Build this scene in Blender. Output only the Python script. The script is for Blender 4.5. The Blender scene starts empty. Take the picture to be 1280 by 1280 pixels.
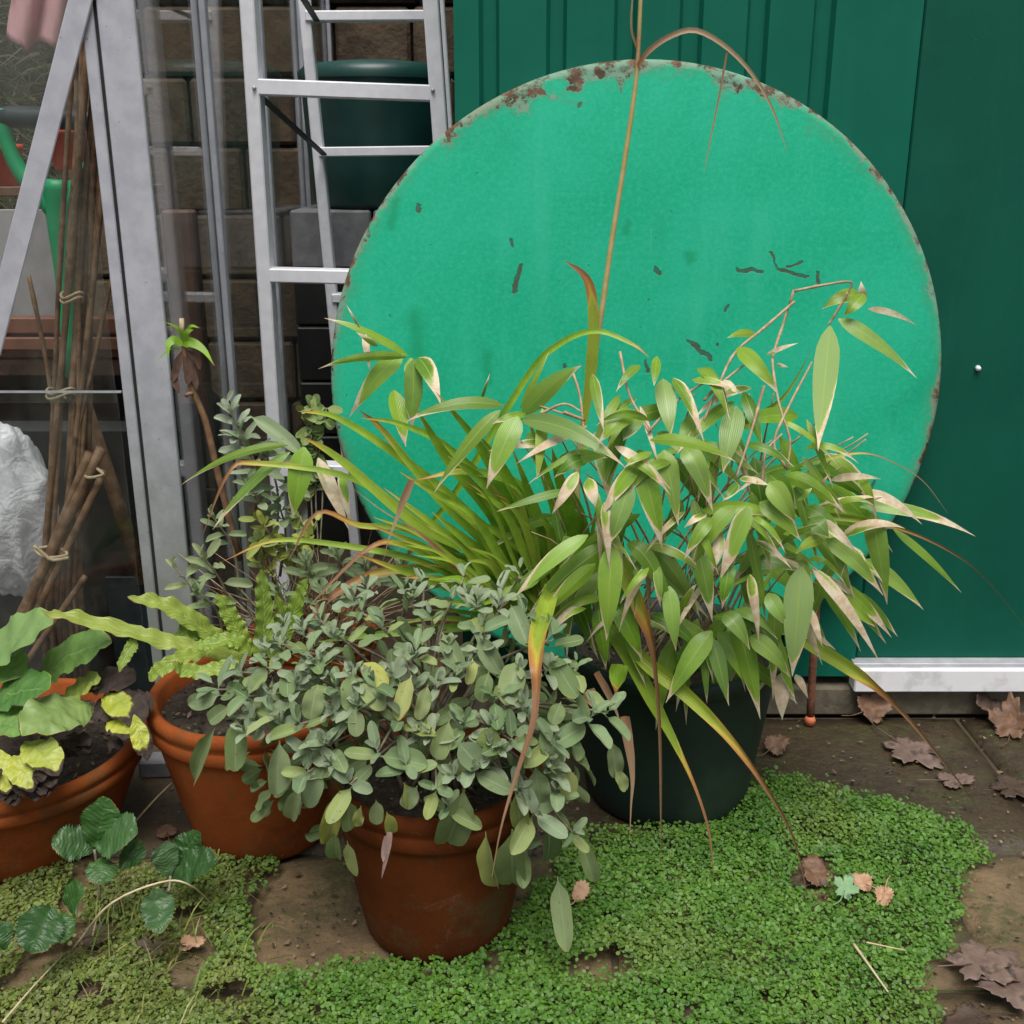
import bpy, math, random
import numpy as np
from mathutils import Vector, Matrix, noise
R = math.radians
random.seed(7)
scene = bpy.context.scene
C = scene.collection
# ------------------------------------------------------------------ camera
H = 1.2; PITCH = R(18.0); F = 1380.0
cam_d = bpy.data.cameras.new('camera'); cam = bpy.data.objects.new('camera', cam_d); C.objects.link(cam)
cam.location = (0, 0, H); cam.rotation_euler = (math.pi/2-PITCH, 0, 0)
cam_d.sensor_width = 36; cam_d.lens = F/1280*36; cam_d.clip_end = 400; cam_d.clip_start = 0.02
scene.camera = cam
# ------------------------------------------------------------------ sky, sun, exposure
w = bpy.data.worlds.new('World'); scene.world = w; w.use_nodes = True
nt = w.node_tree; bg = nt.nodes['Background']
sky = nt.nodes.new('ShaderNodeTexSky'); sky.sky_type = 'NISHITA'; sky.sun_disc = False
sky.sun_elevation = R(68); sky.sun_rotation = R(180); sky.dust_density = 4.0; sky.air_density = 1.0
hs = nt.nodes.new('ShaderNodeHueSaturation'); hs.inputs['Saturation'].default_value = 0.3
nt.links.new(sky.outputs[0], hs.inputs['Color']); nt.links.new(hs.outputs[0], bg.inputs[0])
bg.inputs[1].default_value = 0.05
sd = bpy.data.lights.new('sun', 'SUN'); sd.energy = 1.5; sd.angle = R(38); sd.color = (1, .97, .93)
so = bpy.data.objects.new('sun', sd); C.objects.link(so)
so.rotation_euler = (R(90-68), 0, 0)          # light comes from behind the camera, high up
scene.view_settings.view_transform = 'Standard'; scene.view_settings.look = 'None'
scene.view_settings.gamma = 1.0; scene.view_settings.exposure = 1.15
scene.render.engine = 'CYCLES'
scene.cycles.max_bounces = 8; scene.cycles.transparent_max_bounces = 16

# ------------------------------------------------------------------ pixel helpers (photo 1280 px)
CP, SP = math.cos(PITCH), math.sin(PITCH)
CAM = Vector((0, 0, H))
def ray(x, y):
    a = (x-640)/F; b = (640-y)/F
    return Vector((a, CP + b*SP, -SP + b*CP))
def P(x, y, Y):                                # point on the upright plane at distance Y
    d = ray(x, y); return CAM + d*(Y/d.y)
def G(x, y, z=0.0):                            # point on the ground
    d = ray(x, y); return CAM + d*((z-H)/d.z)
def proj(p):
    q = p - CAM; z = q.y*CP - q.z*SP; u = q.y*SP + q.z*CP
    return 640+F*q.x/z, 640-F*u/z
def depth(p):
    q = p - CAM; return q.y*CP - q.z*SP
def onell(x, y, c, a):                         # first hit of the pixel ray on an ellipsoid
    d = ray(x, y)
    o = CAM - c
    A = sum((d[i]/a[i])**2 for i in range(3)); B = 2*sum(o[i]*d[i]/a[i]**2 for i in range(3)); Cc = sum((o[i]/a[i])**2 for i in range(3))-1
    D = B*B-4*A*Cc
    t = (-B-math.sqrt(D))/(2*A) if D > 0 else -B/(2*A)
    p = o + d*t
    n = Vector((p[0]/a[0]**2, p[1]/a[1]**2, p[2]/a[2]**2)).normalized()
    return p + c, n

# ------------------------------------------------------------------ object helpers
def mk(name, verts, faces, mat, parent=None, uvs=None, smooth=True, cols=None):
    me = bpy.data.meshes.new(name)
    me.from_pydata([tuple(v) for v in verts], [], faces)
    if uvs is not None:
        l = me.uv_layers.new(name='uv')
        idx = np.zeros(len(me.loops), dtype=np.int32); me.loops.foreach_get('vertex_index', idx)
        l.data.foreach_set('uv', np.asarray(uvs, dtype=np.float32)[idx].ravel())
    if cols is not None:
        a = me.color_attributes.new('tint', 'FLOAT_COLOR', 'POINT')
        a.data.foreach_set('color', np.asarray(cols, dtype=np.float32).ravel())
    if smooth: me.polygons.foreach_set('use_smooth', [True]*len(me.polygons))
    me.materials.append(mat); me.update()
    return link(name, me, parent)
def link(name, me, parent=None):
    o = bpy.data.objects.new(name, me); C.objects.link(o)
    if parent is not None: o.parent = parent
    return o
def thing(name, label, cat, group=None):
    o = bpy.data.objects.new(name, None); C.objects.link(o); o.empty_display_size = .05
    return tag(o, label, cat, group)
def tag(o, label, cat, group=None, kind=None):
    o['label'] = label; o['category'] = cat
    if group: o['group'] = group
    if kind: o['kind'] = kind
    return o
def struct(o, label=None):
    o['kind'] = 'structure'
    if label: o['label'] = label
    return o

class MB:
    def __init__(s): s.v = []; s.f = []; s.uv = []
    def add(s, v, f, uv=None):
        n = len(s.v); s.v += list(v); s.f += [tuple(i+n for i in q) for q in f]
        s.uv += list(uv) if uv is not None else [(0, 0)]*len(v)
    def box(s, c, h, rot=None, bev=0.0):
        b = min(bev, min(h)*.9)
        hx, hy, hz = h
        pts = []
        if b <= 0:
            pts = [(x*hx, y*hy, z*hz) for x in (-1, 1) for y in (-1, 1) for z in (-1, 1)]
            fc = [(0, 1, 3, 2), (4, 6, 7, 5), (0, 4, 5, 1), (2, 3, 7, 6), (0, 2, 6, 4), (1, 5, 7, 3)]
        else:
            idx = {}
            for x in (-1, 1):
                for y in (-1, 1):
                    for z in (-1, 1):
                        for ax in range(3):
                            q = [x*(hx-b), y*(hy-b), z*(hz-b)]; q[ax] = (x, y, z)[ax]*h[ax]
                            idx[(x, y, z, ax)] = len(pts); pts.append(tuple(q))
            fc = []
            for ax in range(3):
                o1, o2 = [i for i in range(3) if i != ax]
                for sg in (-1, 1):
                    q = []
                    for a, bb in ((-1, -1), (1, -1), (1, 1), (-1, 1)):
                        k = [0, 0, 0]; k[ax] = sg; k[o1] = a; k[o2] = bb; q.append(idx[(*k, ax)])
                    fc.append(tuple(q))
                for a in (-1, 1):
                    for bb in (-1, 1):
                        k1 = [0, 0, 0]; k2 = [0, 0, 0]; k1[ax] = -1; k2[ax] = 1
                        for k in (k1, k2): k[o1] = a; k[o2] = bb
                        fc.append((idx[(*k1, o1)], idx[(*k2, o1)], idx[(*k2, o2)], idx[(*k1, o2)]))
            for x in (-1, 1):
                for y in (-1, 1):
                    for z in (-1, 1): fc.append(tuple(idx[(x, y, z, a)] for a in range(3)))
        M = rot if rot is not None else Matrix.Identity(3)
        c = Vector(c)
        s.add([M @ Vector(p) + c for p in pts], fc); return s
    def bar(s, a, b, wx, wy, side=(0, 1, 0), bev=.002):   # box from a to b; wx wide, wy deep along side
        a = Vector(a); b = Vector(b); d = b-a; L = d.length; z = d/L; y = Vector(side); x = y.cross(z).normalized(); y = z.cross(x)
        M = Matrix((x, y, z)).transposed()
        return s.box((a+b)/2, (wx/2, wy/2, L/2), M, bev)
    def tube(s, pts, rad, seg=8, cap=True):
        pts = [Vector(p) for p in pts]; n = len(pts)
        if not hasattr(rad, '__len__'): rad = [rad]*n
        up = Vector((.31, .2, .93)); ring = []; uv = []
        for i, p in enumerate(pts):
            t = (pts[min(i+1, n-1)]-pts[max(i-1, 0)]).normalized()
            x = t.cross(up)
            if x.length < .05: x = t.cross(Vector((1, 0, 0)))
            x.normalize(); y = x.cross(t)
            for k in range(seg):
                a = 2*math.pi*k/seg; ring.append(p + (x*math.cos(a)+y*math.sin(a))*rad[i]); uv.append((k/seg, i/(n-1)))
        f = []
        for i in range(n-1):
            for k in range(seg):
                k2 = (k+1) % seg; f.append((i*seg+k, i*seg+k2, (i+1)*seg+k2, (i+1)*seg+k))
        if cap: f += [tuple(range(seg))[::-1], tuple(range((n-1)*seg, n*seg))]
        s.add(ring, f, uv); return s
    def lathe(s, prof, c=(0, 0, 0), seg=48, wob=0.0):
        c = Vector(c); v = []; f = []; n = len(prof)
        for i, (r, z) in enumerate(prof):
            for k in range(seg):
                a = 2*math.pi*k/seg
                rr = r*(1+wob*noise.noise(Vector((math.cos(a)*2, math.sin(a)*2, z*6))))
                v.append(c+Vector((rr*math.cos(a), rr*math.sin(a), z)))
        for i in range(n-1):
            for k in range(seg):
                k2 = (k+1) % seg; f.append((i*seg+k, i*seg+k2, (i+1)*seg+k2, (i+1)*seg+k))
        s.add(v, f); return s
    def build(s, name, mat, parent=None, smooth=False, uv=False):
        return mk(name, s.v, s.f, mat, parent, s.uv if uv else None, smooth)

def spline(pts, n):
    pts = [Vector(p) for p in pts]
    if len(pts) == 2: return [pts[0].lerp(pts[1], i/(n-1)) for i in range(n)]
    ext = [pts[0]*2-pts[1]] + pts + [pts[-1]*2-pts[-2]]
    m = len(pts)-1; out = []
    for i in range(n):
        u = i/(n-1)*m; k = min(int(u), m-1); t = u-k
        a, b, c, d = ext[k:k+4]
        out.append(.5*((2*b)+(c-a)*t+(2*a-5*b+4*c-d)*t*t+(3*b-a-3*c+d)*t**3))
    return out
def interp(tab, t):
    for (a, x), (b, y) in zip(tab, tab[1:]):
        if t <= b: return x+(y-x)*(t-a)/(b-a)
    return tab[-1][1]
def ribbon(path, W, prof, nhint, nc=4, fold=.1, roll=0.0, wave=0.0, wn=3.0, twist=0.0, ph=0.0):
    """leaf blade along path (samples), half width W*prof(t)"""
    n = len(path); v = []; uv = []; f = []
    for i, p in enumerate(path):
        t = i/(n-1); T = (path[min(i+1, n-1)]-path[max(i-1, 0)])
        if T.length < 1e-7: T = Vector((0, 0, -1))
        T.normalize()
        N = nhint(p, t) if callable(nhint) else nhint
        x = T.cross(N)
        if x.length < 1e-4: x = T.cross(Vector((1, .1, 0)))
        x.normalize(); z = x.cross(T)
        a = roll + twist*t
        x, z = x*math.cos(a)+z*math.sin(a), z*math.cos(a)-x*math.sin(a)
        hw = W*interp(prof, t)
        for k in range(nc+1):
            s = k/nc*2-1
            off = fold*hw*abs(s)*1.0 + wave*hw*math.sin(wn*2*math.pi*t+ph+(1.7 if s > 0 else 0))*s*s
            v.append(p + x*(s*hw) + z*off); uv.append((k/nc, t))
    for i in range(n-1):
        for k in range(nc):
            a = i*(nc+1)+k; f.append((a, a+1, a+nc+2, a+nc+1))
    return v, f, uv
def tocam(p, t=0): return (CAM-p).normalized()

# ------------------------------------------------------------------ materials
class NB:
    def __init__(s, name):
        s.m = bpy.data.materials.new(name); s.m.use_nodes = True; s.t = s.m.node_tree; s.n = s.t.nodes
        s.b = s.n['Principled BSDF']; s.out = s.n['Material Output']
    def node(s, typ, **k):
        x = s.n.new('ShaderNode'+typ)
        for a, b in k.items(): setattr(x, a, b)
        return x
    def L(s, a, b): s.t.links.new(a, b)
    def setin(s, x, i, val):
        if hasattr(val, 'is_output') or isinstance(val, bpy.types.NodeSocket): s.L(val, x.inputs[i])
        else: x.inputs[i].default_value = val
    def math(s, op, a, b=0.0, c=None, clamp=False):
        x = s.node('Math', operation=op, use_clamp=clamp); s.setin(x, 0, a); s.setin(x, 1, b)
        if c is not None: s.setin(x, 2, c)
        return x.outputs[0]
    def vm(s, op, a, b=(0, 0, 0), out=0, scale=None):
        x = s.node('VectorMath', operation=op); s.setin(x, 0, a)
        if op == 'SCALE': s.setin(x, 3, scale)
        elif op not in ('LENGTH',): s.setin(x, 1, b)
        return x.outputs['Value'] if out == 1 else x.outputs[0]
    def mix(s, f, a, b):
        x = s.node('Mix', data_type='RGBA'); s.setin(x, 0, f)
        for i, q in ((6, a), (7, b)): s.setin(x, i, q if not isinstance(q, tuple) else (*q, 1)[:4])
        return x.outputs[2]
    def step(s, v, lo, hi):
        x = s.node('MapRange', interpolation_type='SMOOTHSTEP'); s.setin(x, 0, v); s.setin(x, 1, lo); s.setin(x, 2, hi); return x.outputs[0]
    def noise(s, scale, detail=4, rough=.55, vec=None, dist=0.0):
        x = s.node('TexNoise'); x.inputs['Scale'].default_value = scale; x.inputs['Detail'].default_value = detail
        x.inputs['Roughness'].default_value = rough; x.inputs['Distortion'].default_value = dist
        s.L(vec if vec is not None else s.obj(), x.inputs['Vector']); return x.outputs['Fac']
    def obj(s):
        if not hasattr(s, '_tc'): s._tc = s.node('TexCoord')
        return s._tc.outputs['Object']
    def wpos(s):
        if not hasattr(s, '_g'): s._g = s.node('NewGeometry')
        return s._g.outputs['Position']
    def ramp(s, f, stops):
        x = s.node('ValToRGB'); e = x.color_ramp.elements
        while len(e) < len(stops): e.new(.5)
        for q, (p, c) in zip(e, stops): q.position = p; q.color = (*c, 1)
        s.L(f, x.inputs[0]); return x.outputs[0]
    def bump(s, h, strength=.3, dist=.002):
        x = s.node('Bump'); x.inputs['Strength'].default_value = strength; x.inputs['Distance'].default_value = dist
        s.L(h, x.inputs['Height']); s.L(x.outputs[0], s.b.inputs['Normal'])
    def col(s, c): s.setin(s.b, 'Base Color', c if not isinstance(c, tuple) else (*c, 1)); return s
    def set(s, **k):
        for a, v in k.items(): s.setin(s.b, a.replace('_', ' '), v)
        return s
    def translucent(s, colr, f=.25):
        t = s.node('BsdfTranslucent'); s.setin(t, 0, colr); m = s.node('MixShader'); s.setin(m, 0, f)
        s.L(s.b.outputs[0], m.inputs[1]); s.L(t.outputs[0], m.inputs[2]); s.L(m.outputs[0], s.out.inputs[0])

def plain(name, c1, c2, scale=20, rough=.6, bump=.2, bd=.002, metal=0.0, detail=5, c3=None, s3=4):
    b = NB(name); n = b.noise(scale, detail)
    c = b.mix(b.step(n, .3, .7), c1, c2)
    if c3: c = b.mix(b.step(b.noise(s3, 5, .6), .52, .66), c, c3)
    b.col(c); b.set(Roughness=rough, Metallic=metal)
    if bump: b.bump(b.noise(scale*3, 4), bump, bd)
    return b.m

def leaf_mat(name, g1, g2, yel, pale, rib, dry1, dry2, rough=.4, vein=50, ribw=.07, trans=.22, tipk=1.0, edgek=.45, spec=.5, side=0):
    b = NB(name); uvn = b.node('UVMap'); sep = b.node('SeparateXYZ'); b.L(uvn.outputs[0], sep.inputs[0]); u, v = sep.outputs[0], sep.outputs[1]
    oi = b.node('ObjectInfo'); oc = b.node('SeparateColor'); b.L(oi.outputs['Color'], oc.inputs[0]); d_, y_, p_ = oc.outputs[0], oc.outputs[1], oc.outputs[2]
    rnd = oi.outputs['Random']
    edge = b.math('MULTIPLY', b.math('ABSOLUTE', b.math('SUBTRACT', u, .5)), 2)
    n1 = b.noise(14, 5, .6, b.wpos()); n2 = b.noise(60, 4, .6, b.wpos())
    c = b.mix(b.step(b.math('ADD', n1, b.math('MULTIPLY', b.math('SUBTRACT', rnd, .5), .5)), .3, .7), g1, g2)
    c = b.mix(b.math('MULTIPLY', y_, b.math('ADD', .45, b.math('MULTIPLY', n1, 1.1)), clamp=True), c, yel)
    c = b.mix(b.math('MULTIPLY', p_, .85), c, pale)
    # fine veins
    wv = b.math('SINE', b.math('MULTIPLY', u, float(vein)))
    c = b.mix(b.math('MULTIPLY', b.step(wv, .2, 1.0), .13), c, rib)
    c = b.mix(b.math('MULTIPLY', b.math('SUBTRACT', 1.0, b.step(edge, ribw*.4, ribw)), .7), c, rib)
    if side:
        ph_ = b.math('ADD', b.math('MULTIPLY', b.math('SUBTRACT', v, b.math('MULTIPLY', edge, .16)), float(side)), b.math('MULTIPLY', n2, 5.0))
        sv = b.math('SINE', ph_); c = b.mix(b.math('MULTIPLY', b.step(sv, .7, 1.0), .16), c, rib)
    dv = b.math('ADD', b.math('MULTIPLY', b.math('POWER', v, 3.0), tipk), b.math('MULTIPLY', b.math('POWER', edge, 4.0), edgek))
    dv = b.math('ADD', dv, b.math('MULTIPLY', b.math('SUBTRACT', b.math('ADD', b.math('MULTIPLY', n1, .6), b.math('MULTIPLY', n2, .4)), .5), .9))
    # one side of a blade dries first
    dv = b.math('ADD', dv, b.math('MULTIPLY', b.math('SUBTRACT', u, .5), b.math('MULTIPLY', b.math('SUBTRACT', rnd, .5), 1.2)))
    th = b.math('SUBTRACT', 1.22, b.math('MULTIPLY', d_, 1.42))
    dm = b.step(b.math('SUBTRACT', dv, th), -.05, .06)
    dm0 = b.step(b.math('SUBTRACT', dv, th), -.2, .0)
    c = b.mix(b.math('MULTIPLY', dm0, .55), c, yel)
    c = b.mix(dm, c, b.mix(b.step(n2, .35, .65), dry1, dry2))
    b.col(c); b.set(Roughness=b.math('ADD', rough, b.math('MULTIPLY', dm, .35))); b.b.inputs['Specular IOR Level'].default_value = spec
    hgt = b.math('ADD', b.math('MULTIPLY', wv, .25), b.math('MULTIPLY', n2, 1.0))
    if 'sage' in name:
        hgt = b.math('ADD', hgt, b.math('MULTIPLY', b.noise(420, 3, .6, b.wpos()), 1.6))
        c = b.mix(b.math('MULTIPLY', b.step(b.noise(150, 4, .6, b.wpos()), .62, .72), .5), c, (.10, .085, .04)); b.col(c)
    if side: hgt = b.math('ADD', hgt, b.math('MULTIPLY', sv, .45))
    b.bump(hgt, .25 if not side else .5, .0012)
    b.translucent(c, trans)
    return b.m

def strap_mat():
    b = NB('strap_leaf'); uvn = b.node('UVMap'); sep = b.node('SeparateXYZ'); b.L(uvn.outputs[0], sep.inputs[0]); u, v = sep.outputs[0], sep.outputs[1]
    oi = b.node('ObjectInfo'); oc = b.node('SeparateColor'); b.L(oi.outputs['Color'], oc.inputs[0]); d_, y_, p_ = oc.outputs[0], oc.outputs[1], oc.outputs[2]
    n1 = b.noise(30, 5, .6, b.wpos())
    wv = b.math('SINE', b.math('MULTIPLY', u, 34.0))
    g = b.mix(b.step(n1, .3, .7), (.13, .31, .016), (.27, .49, .03))
    g = b.mix(b.math('MULTIPLY', y_, .8), g, (.36, .40, .05))
    edge = b.math('MULTIPLY', b.math('ABSOLUTE', b.math('SUBTRACT', u, .5)), .25)
    x = b.math('ADD', b.math('SUBTRACT', v, b.math('SUBTRACT', 1.10, d_)), b.math('ADD', b.math('MULTIPLY', b.math('SUBTRACT', n1, .5), .16), edge))
    warm = b.ramp(b.math('ADD', x, .08, clamp=True), [(0.0, (.3, .36, .05)), (.07, (.55, .46, .06)), (.15, (.46, .20, .05)), (.27, (.27, .12, .055)), (.55, (.30, .17, .10)), (1.0, (.40, .27, .16))])
    c = b.mix(b.step(x, -.1, .02), g, warm)
    c = b.mix(b.math('MULTIPLY', b.step(wv, .1, 1.0), .18), c, b.mix(.5, c, (.5, .5, .2)))
    b.col(c); b.set(Roughness=.45); b.bump(wv, .2, .0008); b.translucent(c, .2)
    return b.m

M_BAM = leaf_mat('bamboo_leaf', (.075, .195, .013), (.205, .385, .028), (.36, .46, .06), (.30, .42, .16), (.34, .46, .10), (.82, .71, .53), (.66, .48, .31), rough=.32, vein=70, spec=.5, edgek=.34, tipk=1.25)
M_SAGE = leaf_mat('sage_leaf', (.078, .145, .045), (.155, .24, .09), (.42, .43, .07), (.40, .455, .35), (.28, .34, .2), (.45, .28, .1), (.2, .1, .05), rough=.75, vein=6, ribw=.1, trans=.12, tipk=.8, spec=.25)
M_FERN = leaf_mat('fern_leaf', (.10, .235, .018), (.19, .34, .035), (.44, .47, .08), (.35, .42, .15), (.38, .46, .14), (.4, .25, .08), (.2, .1, .04), rough=.4, vein=8, trans=.25, side=110)
M_BROAD = leaf_mat('broad_leaf', (.06, .18, .03), (.14, .30, .06), (.45, .48, .06), (.26, .37, .16), (.24, .35, .13), (.03, .02, .018), (.06, .04, .03), rough=.45, vein=6, ribw=.05, edgek=.5, side=60)
M_STRAW = leaf_mat('strawberry_leaf', (.016, .062, .009), (.034, .10, .016), (.2, .25, .05), (.085, .15, .07), (.055, .12, .03), (.2, .12, .06), (.1, .06, .03), rough=.33, vein=6, trans=.1, side=70, spec=.3)
M_STRAP = strap_mat()
M_CULM = plain('culm', (.28, .27, .09), (.42, .34, .17), 60, .5, .1)
M_DEADSTEM = plain('dead_stem', (.30, .20, .11), (.48, .36, .22), 60, .7, .2)
M_SAGESTEM = plain('sage_stem', (.16, .13, .09), (.30, .26, .17), 80, .8, .3)

def pot_mat(name, c1, c2, stain):
    b = NB(name); n = b.noise(9, 6, .6); n2 = b.noise(220, 3)
    c = b.mix(b.step(n, .3, .7), c1, c2)
    c = b.mix(b.math('MULTIPLY', b.step(b.noise(5, 6, .65), .5, .72), .7), c, stain)
    c = b.mix(b.math('MULTIPLY', b.step(n2, .55, .75), .25), c, (c2[0]*1.5, c2[1]*1.7, c2[2]*2.0))
    c = b.mix(b.math('MULTIPLY', b.step(b.math('ADD', b.noise(12, 8, .7, dist=.6), b.math('MULTIPLY', n2, .15)), .64, .80), .2), c, (.34, .22, .14))
    c = b.mix(b.math('MULTIPLY', b.step(b.math('ADD', b.noise(7, 8, .7, b.wpos()), b.math('MULTIPLY', n2, .12)), .60, .74), .6), c, (.075, .07, .03))
    b.col(c); b.set(Roughness=.85); b.b.inputs['Specular IOR Level'].default_value = .12; b.bump(b.math('ADD', n2, b.math('MULTIPLY', n, 2)), .25, .0012); return b.m
M_TERRA = pot_mat('terracotta', (.22, .05, .011), (.29, .076, .018), (.12, .036, .011))
M_TERRA_SHADE = pot_mat('terracotta_shaded', (.088, .021, .0045), (.12, .031, .0065), (.055, .016, .005))  # same clay as the other pots, darkened to paint in the sage's shade
M_PLPOT = plain('green_plastic', (.003, .014, .009), (.005, .020, .013), 12, .65, .05, c3=(.016, .034, .02))
M_SOIL = plain('compost', (.018, .012, .008), (.05, .034, .022), 60, .9, .9, .006)

# ------------------------------------------------------------------ ground, paving
def ground_mat():
    b = NB('soil_ground'); n = b.noise(6, 8, .65)
    c = b.mix(b.step(n, .3, .7), (.030, .020, .012), (.085, .058, .034)); c = b.mix(b.step(b.noise(2.2, 5), .5, .68), c, (.05, .06, .02))
    b.col(c); b.set(Roughness=.85); b.bump(b.noise(60, 6, .7), .7, .006); return b.m
def slab_mat():
    b = NB('paving_stone'); oi = b.node('ObjectInfo'); n = b.noise(7, 8, .65, b.wpos()); n2 = b.noise(40, 6, .7, b.wpos())
    c = b.mix(b.step(n, .32, .68), (.10, .068, .034), (.23, .155, .078))
    dk = b.node('SeparateColor'); b.L(oi.outputs['Color'], dk.inputs[0])
    c = b.mix(b.math('MULTIPLY', dk.outputs[0], .85), c, b.mix(n2, (.014, .009, .006), (.046, .029, .017)))
    mo = b.step(b.math('ADD', b.noise(5, 7, .7, b.wpos()), b.math('MULTIPLY', b.math('SUBTRACT', n2, .5), .5)), .47, .66)
    c = b.mix(b.math('MULTIPLY', mo, .75), c, (.055, .058, .018))
    b.col(c); b.set(Roughness=b.math('SUBTRACT', .8, b.math('MULTIPLY', dk.outputs[0], .35))); b.bump(b.math('ADD', n2, b.math('MULTIPLY', n, 2)), 1.0, .006); return b.m
M_GROUND = ground_mat(); M_SLAB = slab_mat()
gm = MB(); gm.add([(-60, -20, -.03), (60, -20, -.03), (60, 90, -.03), (-60, 90, -.03)], [(0, 1, 2, 3)])
struct(gm.build('ground', M_GROUND), 'dark soil ground around the paving')
pv = MB(); pv.box((0, 1.55, -.02), (2.4, .68, .006))
paving = struct(pv.build('paving', M_GROUND), 'old stone paving with earth joints in front of the shed')
def slab(x0, x1, y0, y1, dark, dz=0):
    nx = 14; ny = 12; v = []; f = []
    for j in range(ny+1):
        for i in range(nx+1):
            u = i/nx; q = j/ny; x = x0+(x1-x0)*u; y = y0+(y1-y0)*q
            e = min(u, 1-u)*(x1-x0); e2 = min(q, 1-q)*(y1-y0); m = min(e, e2)
            wob = .006*noise.noise(Vector((x*9, y*9, 3)))
            if u in (0, 1): x += wob
            if q in (0, 1): y += wob
            z = dz + .0025*noise.noise(Vector((x*7, y*7, 0)))+.002*noise.noise(Vector((x*23, y*23, 0))) - (.006 if m < 1e-6 else 0)
            v.append((x, y, z))
    for j in range(ny):
        for i in range(nx):
            a = j*(nx+1)+i; f.append((a, a+1, a+nx+2, a+nx+1))
    per = [i for i in range(nx+1)] + [j*(nx+1)+nx for j in range(1, ny+1)] + [ny*(nx+1)+i for i in range(nx-1, -1, -1)] + [j*(nx+1) for j in range(ny-1, 0, -1)]
    base = len(v); v += [(v[i][0], v[i][1], -.028) for i in per]
    for k in range(len(per)):
        k2 = (k+1) % len(per); f.append((per[k], base+k, base+k2, per[k2]))
    o = mk('slab', v, f, M_SLAB, paving); o.color = (dark, 0, 0, 1); return o
for row, (y0, y1, xs, dk) in enumerate([(1.715, 2.215, (-1.4, -.8, -.2, .4, 1.0, 1.7), 1.0), (1.375, 1.702, (-1.05, -.44, .16, .74, 1.36), .1), (.9, 1.362, (-1.3, -.7, -.1, .46, 1.06), .55)]):
    for a, b_ in zip(xs, xs[1:]): slab(a+.006, b_-.006, y0, y1, dk if a > -.7 or row else .8, random.uniform(-.003, .002))

# ------------------------------------------------------------------ shed
def shed_mat(name, c1, c2):
    b = NB(name); n = b.noise(3, 6, .6); mp = b.node('Mapping'); mp.inputs['Scale'].default_value = (1, 1, .12); b.L(b.obj(), mp.inputs[0])
    st = b.noise(16, 5, .6, mp.outputs[0])
    c = b.mix(b.step(n, .3, .7), c1, c2); c = b.mix(b.math('MULTIPLY', b.step(st, .5, .75), .3), c, (c2[0]*1.6+.003, c2[1]*1.25, c2[2]*1.3))
    c = b.mix(b.math('MULTIPLY', b.step(b.noise(140, 3), .72, .78), .3), c, (.12, .2, .16))
    b.col(c); b.set(Roughness=.62); b.b.inputs['Specular IOR Level'].default_value = .18
    b.bump(b.math('ADD', b.noise(9, 3), b.math('MULTIPLY', b.noise(300, 2), .15)), .2, .005); return b.m
M_SHED = shed_mat('shed_green_metal', (.002, .112, .071), (.004, .132, .086)); M_DOOR = shed_mat('shed_door_paint', (.002, .080, .050), (.004, .098, .062))
M_ALU = plain('aluminium', (.42, .43, .46), (.52, .53, .56), 30, .45, .1, .001, metal=.25)
M_WHITEALU = plain('white_aluminium', (.80, .80, .83), (.85, .85, .87), 25, .4, .05, c3=(.66, .66, .66), s3=14)
M_CONC = plain('concrete', (.10, .085, .06), (.17, .145, .10), 30, .85, .5, .004, c3=(.06, .07, .03))
M_RUST = plain('rust', (.10, .035, .018), (.2, .08, .04), 90, .85, .5, .002)
YW = 2.24
shed = thing('shed', 'dark green corrugated metal shed behind the round table top', 'shed')
XL = -.109; XD = .765; ZT = 2.3
grooves = []
for gx0, gx1 in ((598, 624), (683, 709), (768, 797), (850, 880), (935, 963), (1018, 1046)):
    grooves.append(((gx0-640)/F*2.05, (gx1-640)/F*2.05))
prof = [(XL, 2.34), (XL, YW)]
for a, b_ in grooves: prof += [(a, YW), (a+.008, YW+.016), (b_-.006, YW+.016), (b_, YW)]
prof += [(XD, YW), (XD, YW+.03)]
cm = MB(); v = []; f = []
for i, (x, y) in enumerate(prof): v += [(x, y, .085), (x, y, ZT)]
for i in range(len(prof)-1): f.append((2*i, 2*i+2, 2*i+3, 2*i+1))
cm.add(v, f); cm.build('corrugated_panel', M_SHED, shed)
sm = MB(); sm.box((XL+.02, 3.3, 1.19), (.016, .955, 1.1), None, .002); sm.build('side_wall', M_SHED, shed)
rm = MB(); rm.box((.95, 3.25, 2.33), (1.12, 1.1, .025), None, .005); rm.build('roof', M_SHED, shed)
bm_ = MB(); bm_.box((1.0, 4.27, 1.19), (1.08, .016, 1.1)); bm_.build('back_wall', M_SHED, shed)
rw = MB(); rw.box((2.08, 3.3, 1.19), (.016, .94, 1.1)); rw.build('side_wall', M_SHED, shed)
dm_ = MB(); dm_.box((1.415, 2.262, 1.2), (.645, .014, 1.074), None, .003)
door = dm_.build('sliding_door', M_DOOR, shed)
k = P(1222, 460, 2.247); kb = MB(); kb.tube([k, k-Vector((0, .008, 0))], [.0062, .0045], 10); kb.build('door_bolt', M_WHITEALU, door, True)
sl = MB(); sl.box((1.42, 2.226, .0905), (.662, .022, .0275), None, .003); si = sl.build('door_sill', M_WHITEALU, shed)
sl2 = MB(); sl2.box((1.42, 2.232, .123), (.664, .016, .0045), None, .001); sl2.build('sill_rail', M_ALU, si)
pl = MB(); pl.box((.98, 2.75, .024), (1.08, .515, .036), None, .006); pl.build('plinth', M_CONC, shed)

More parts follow.
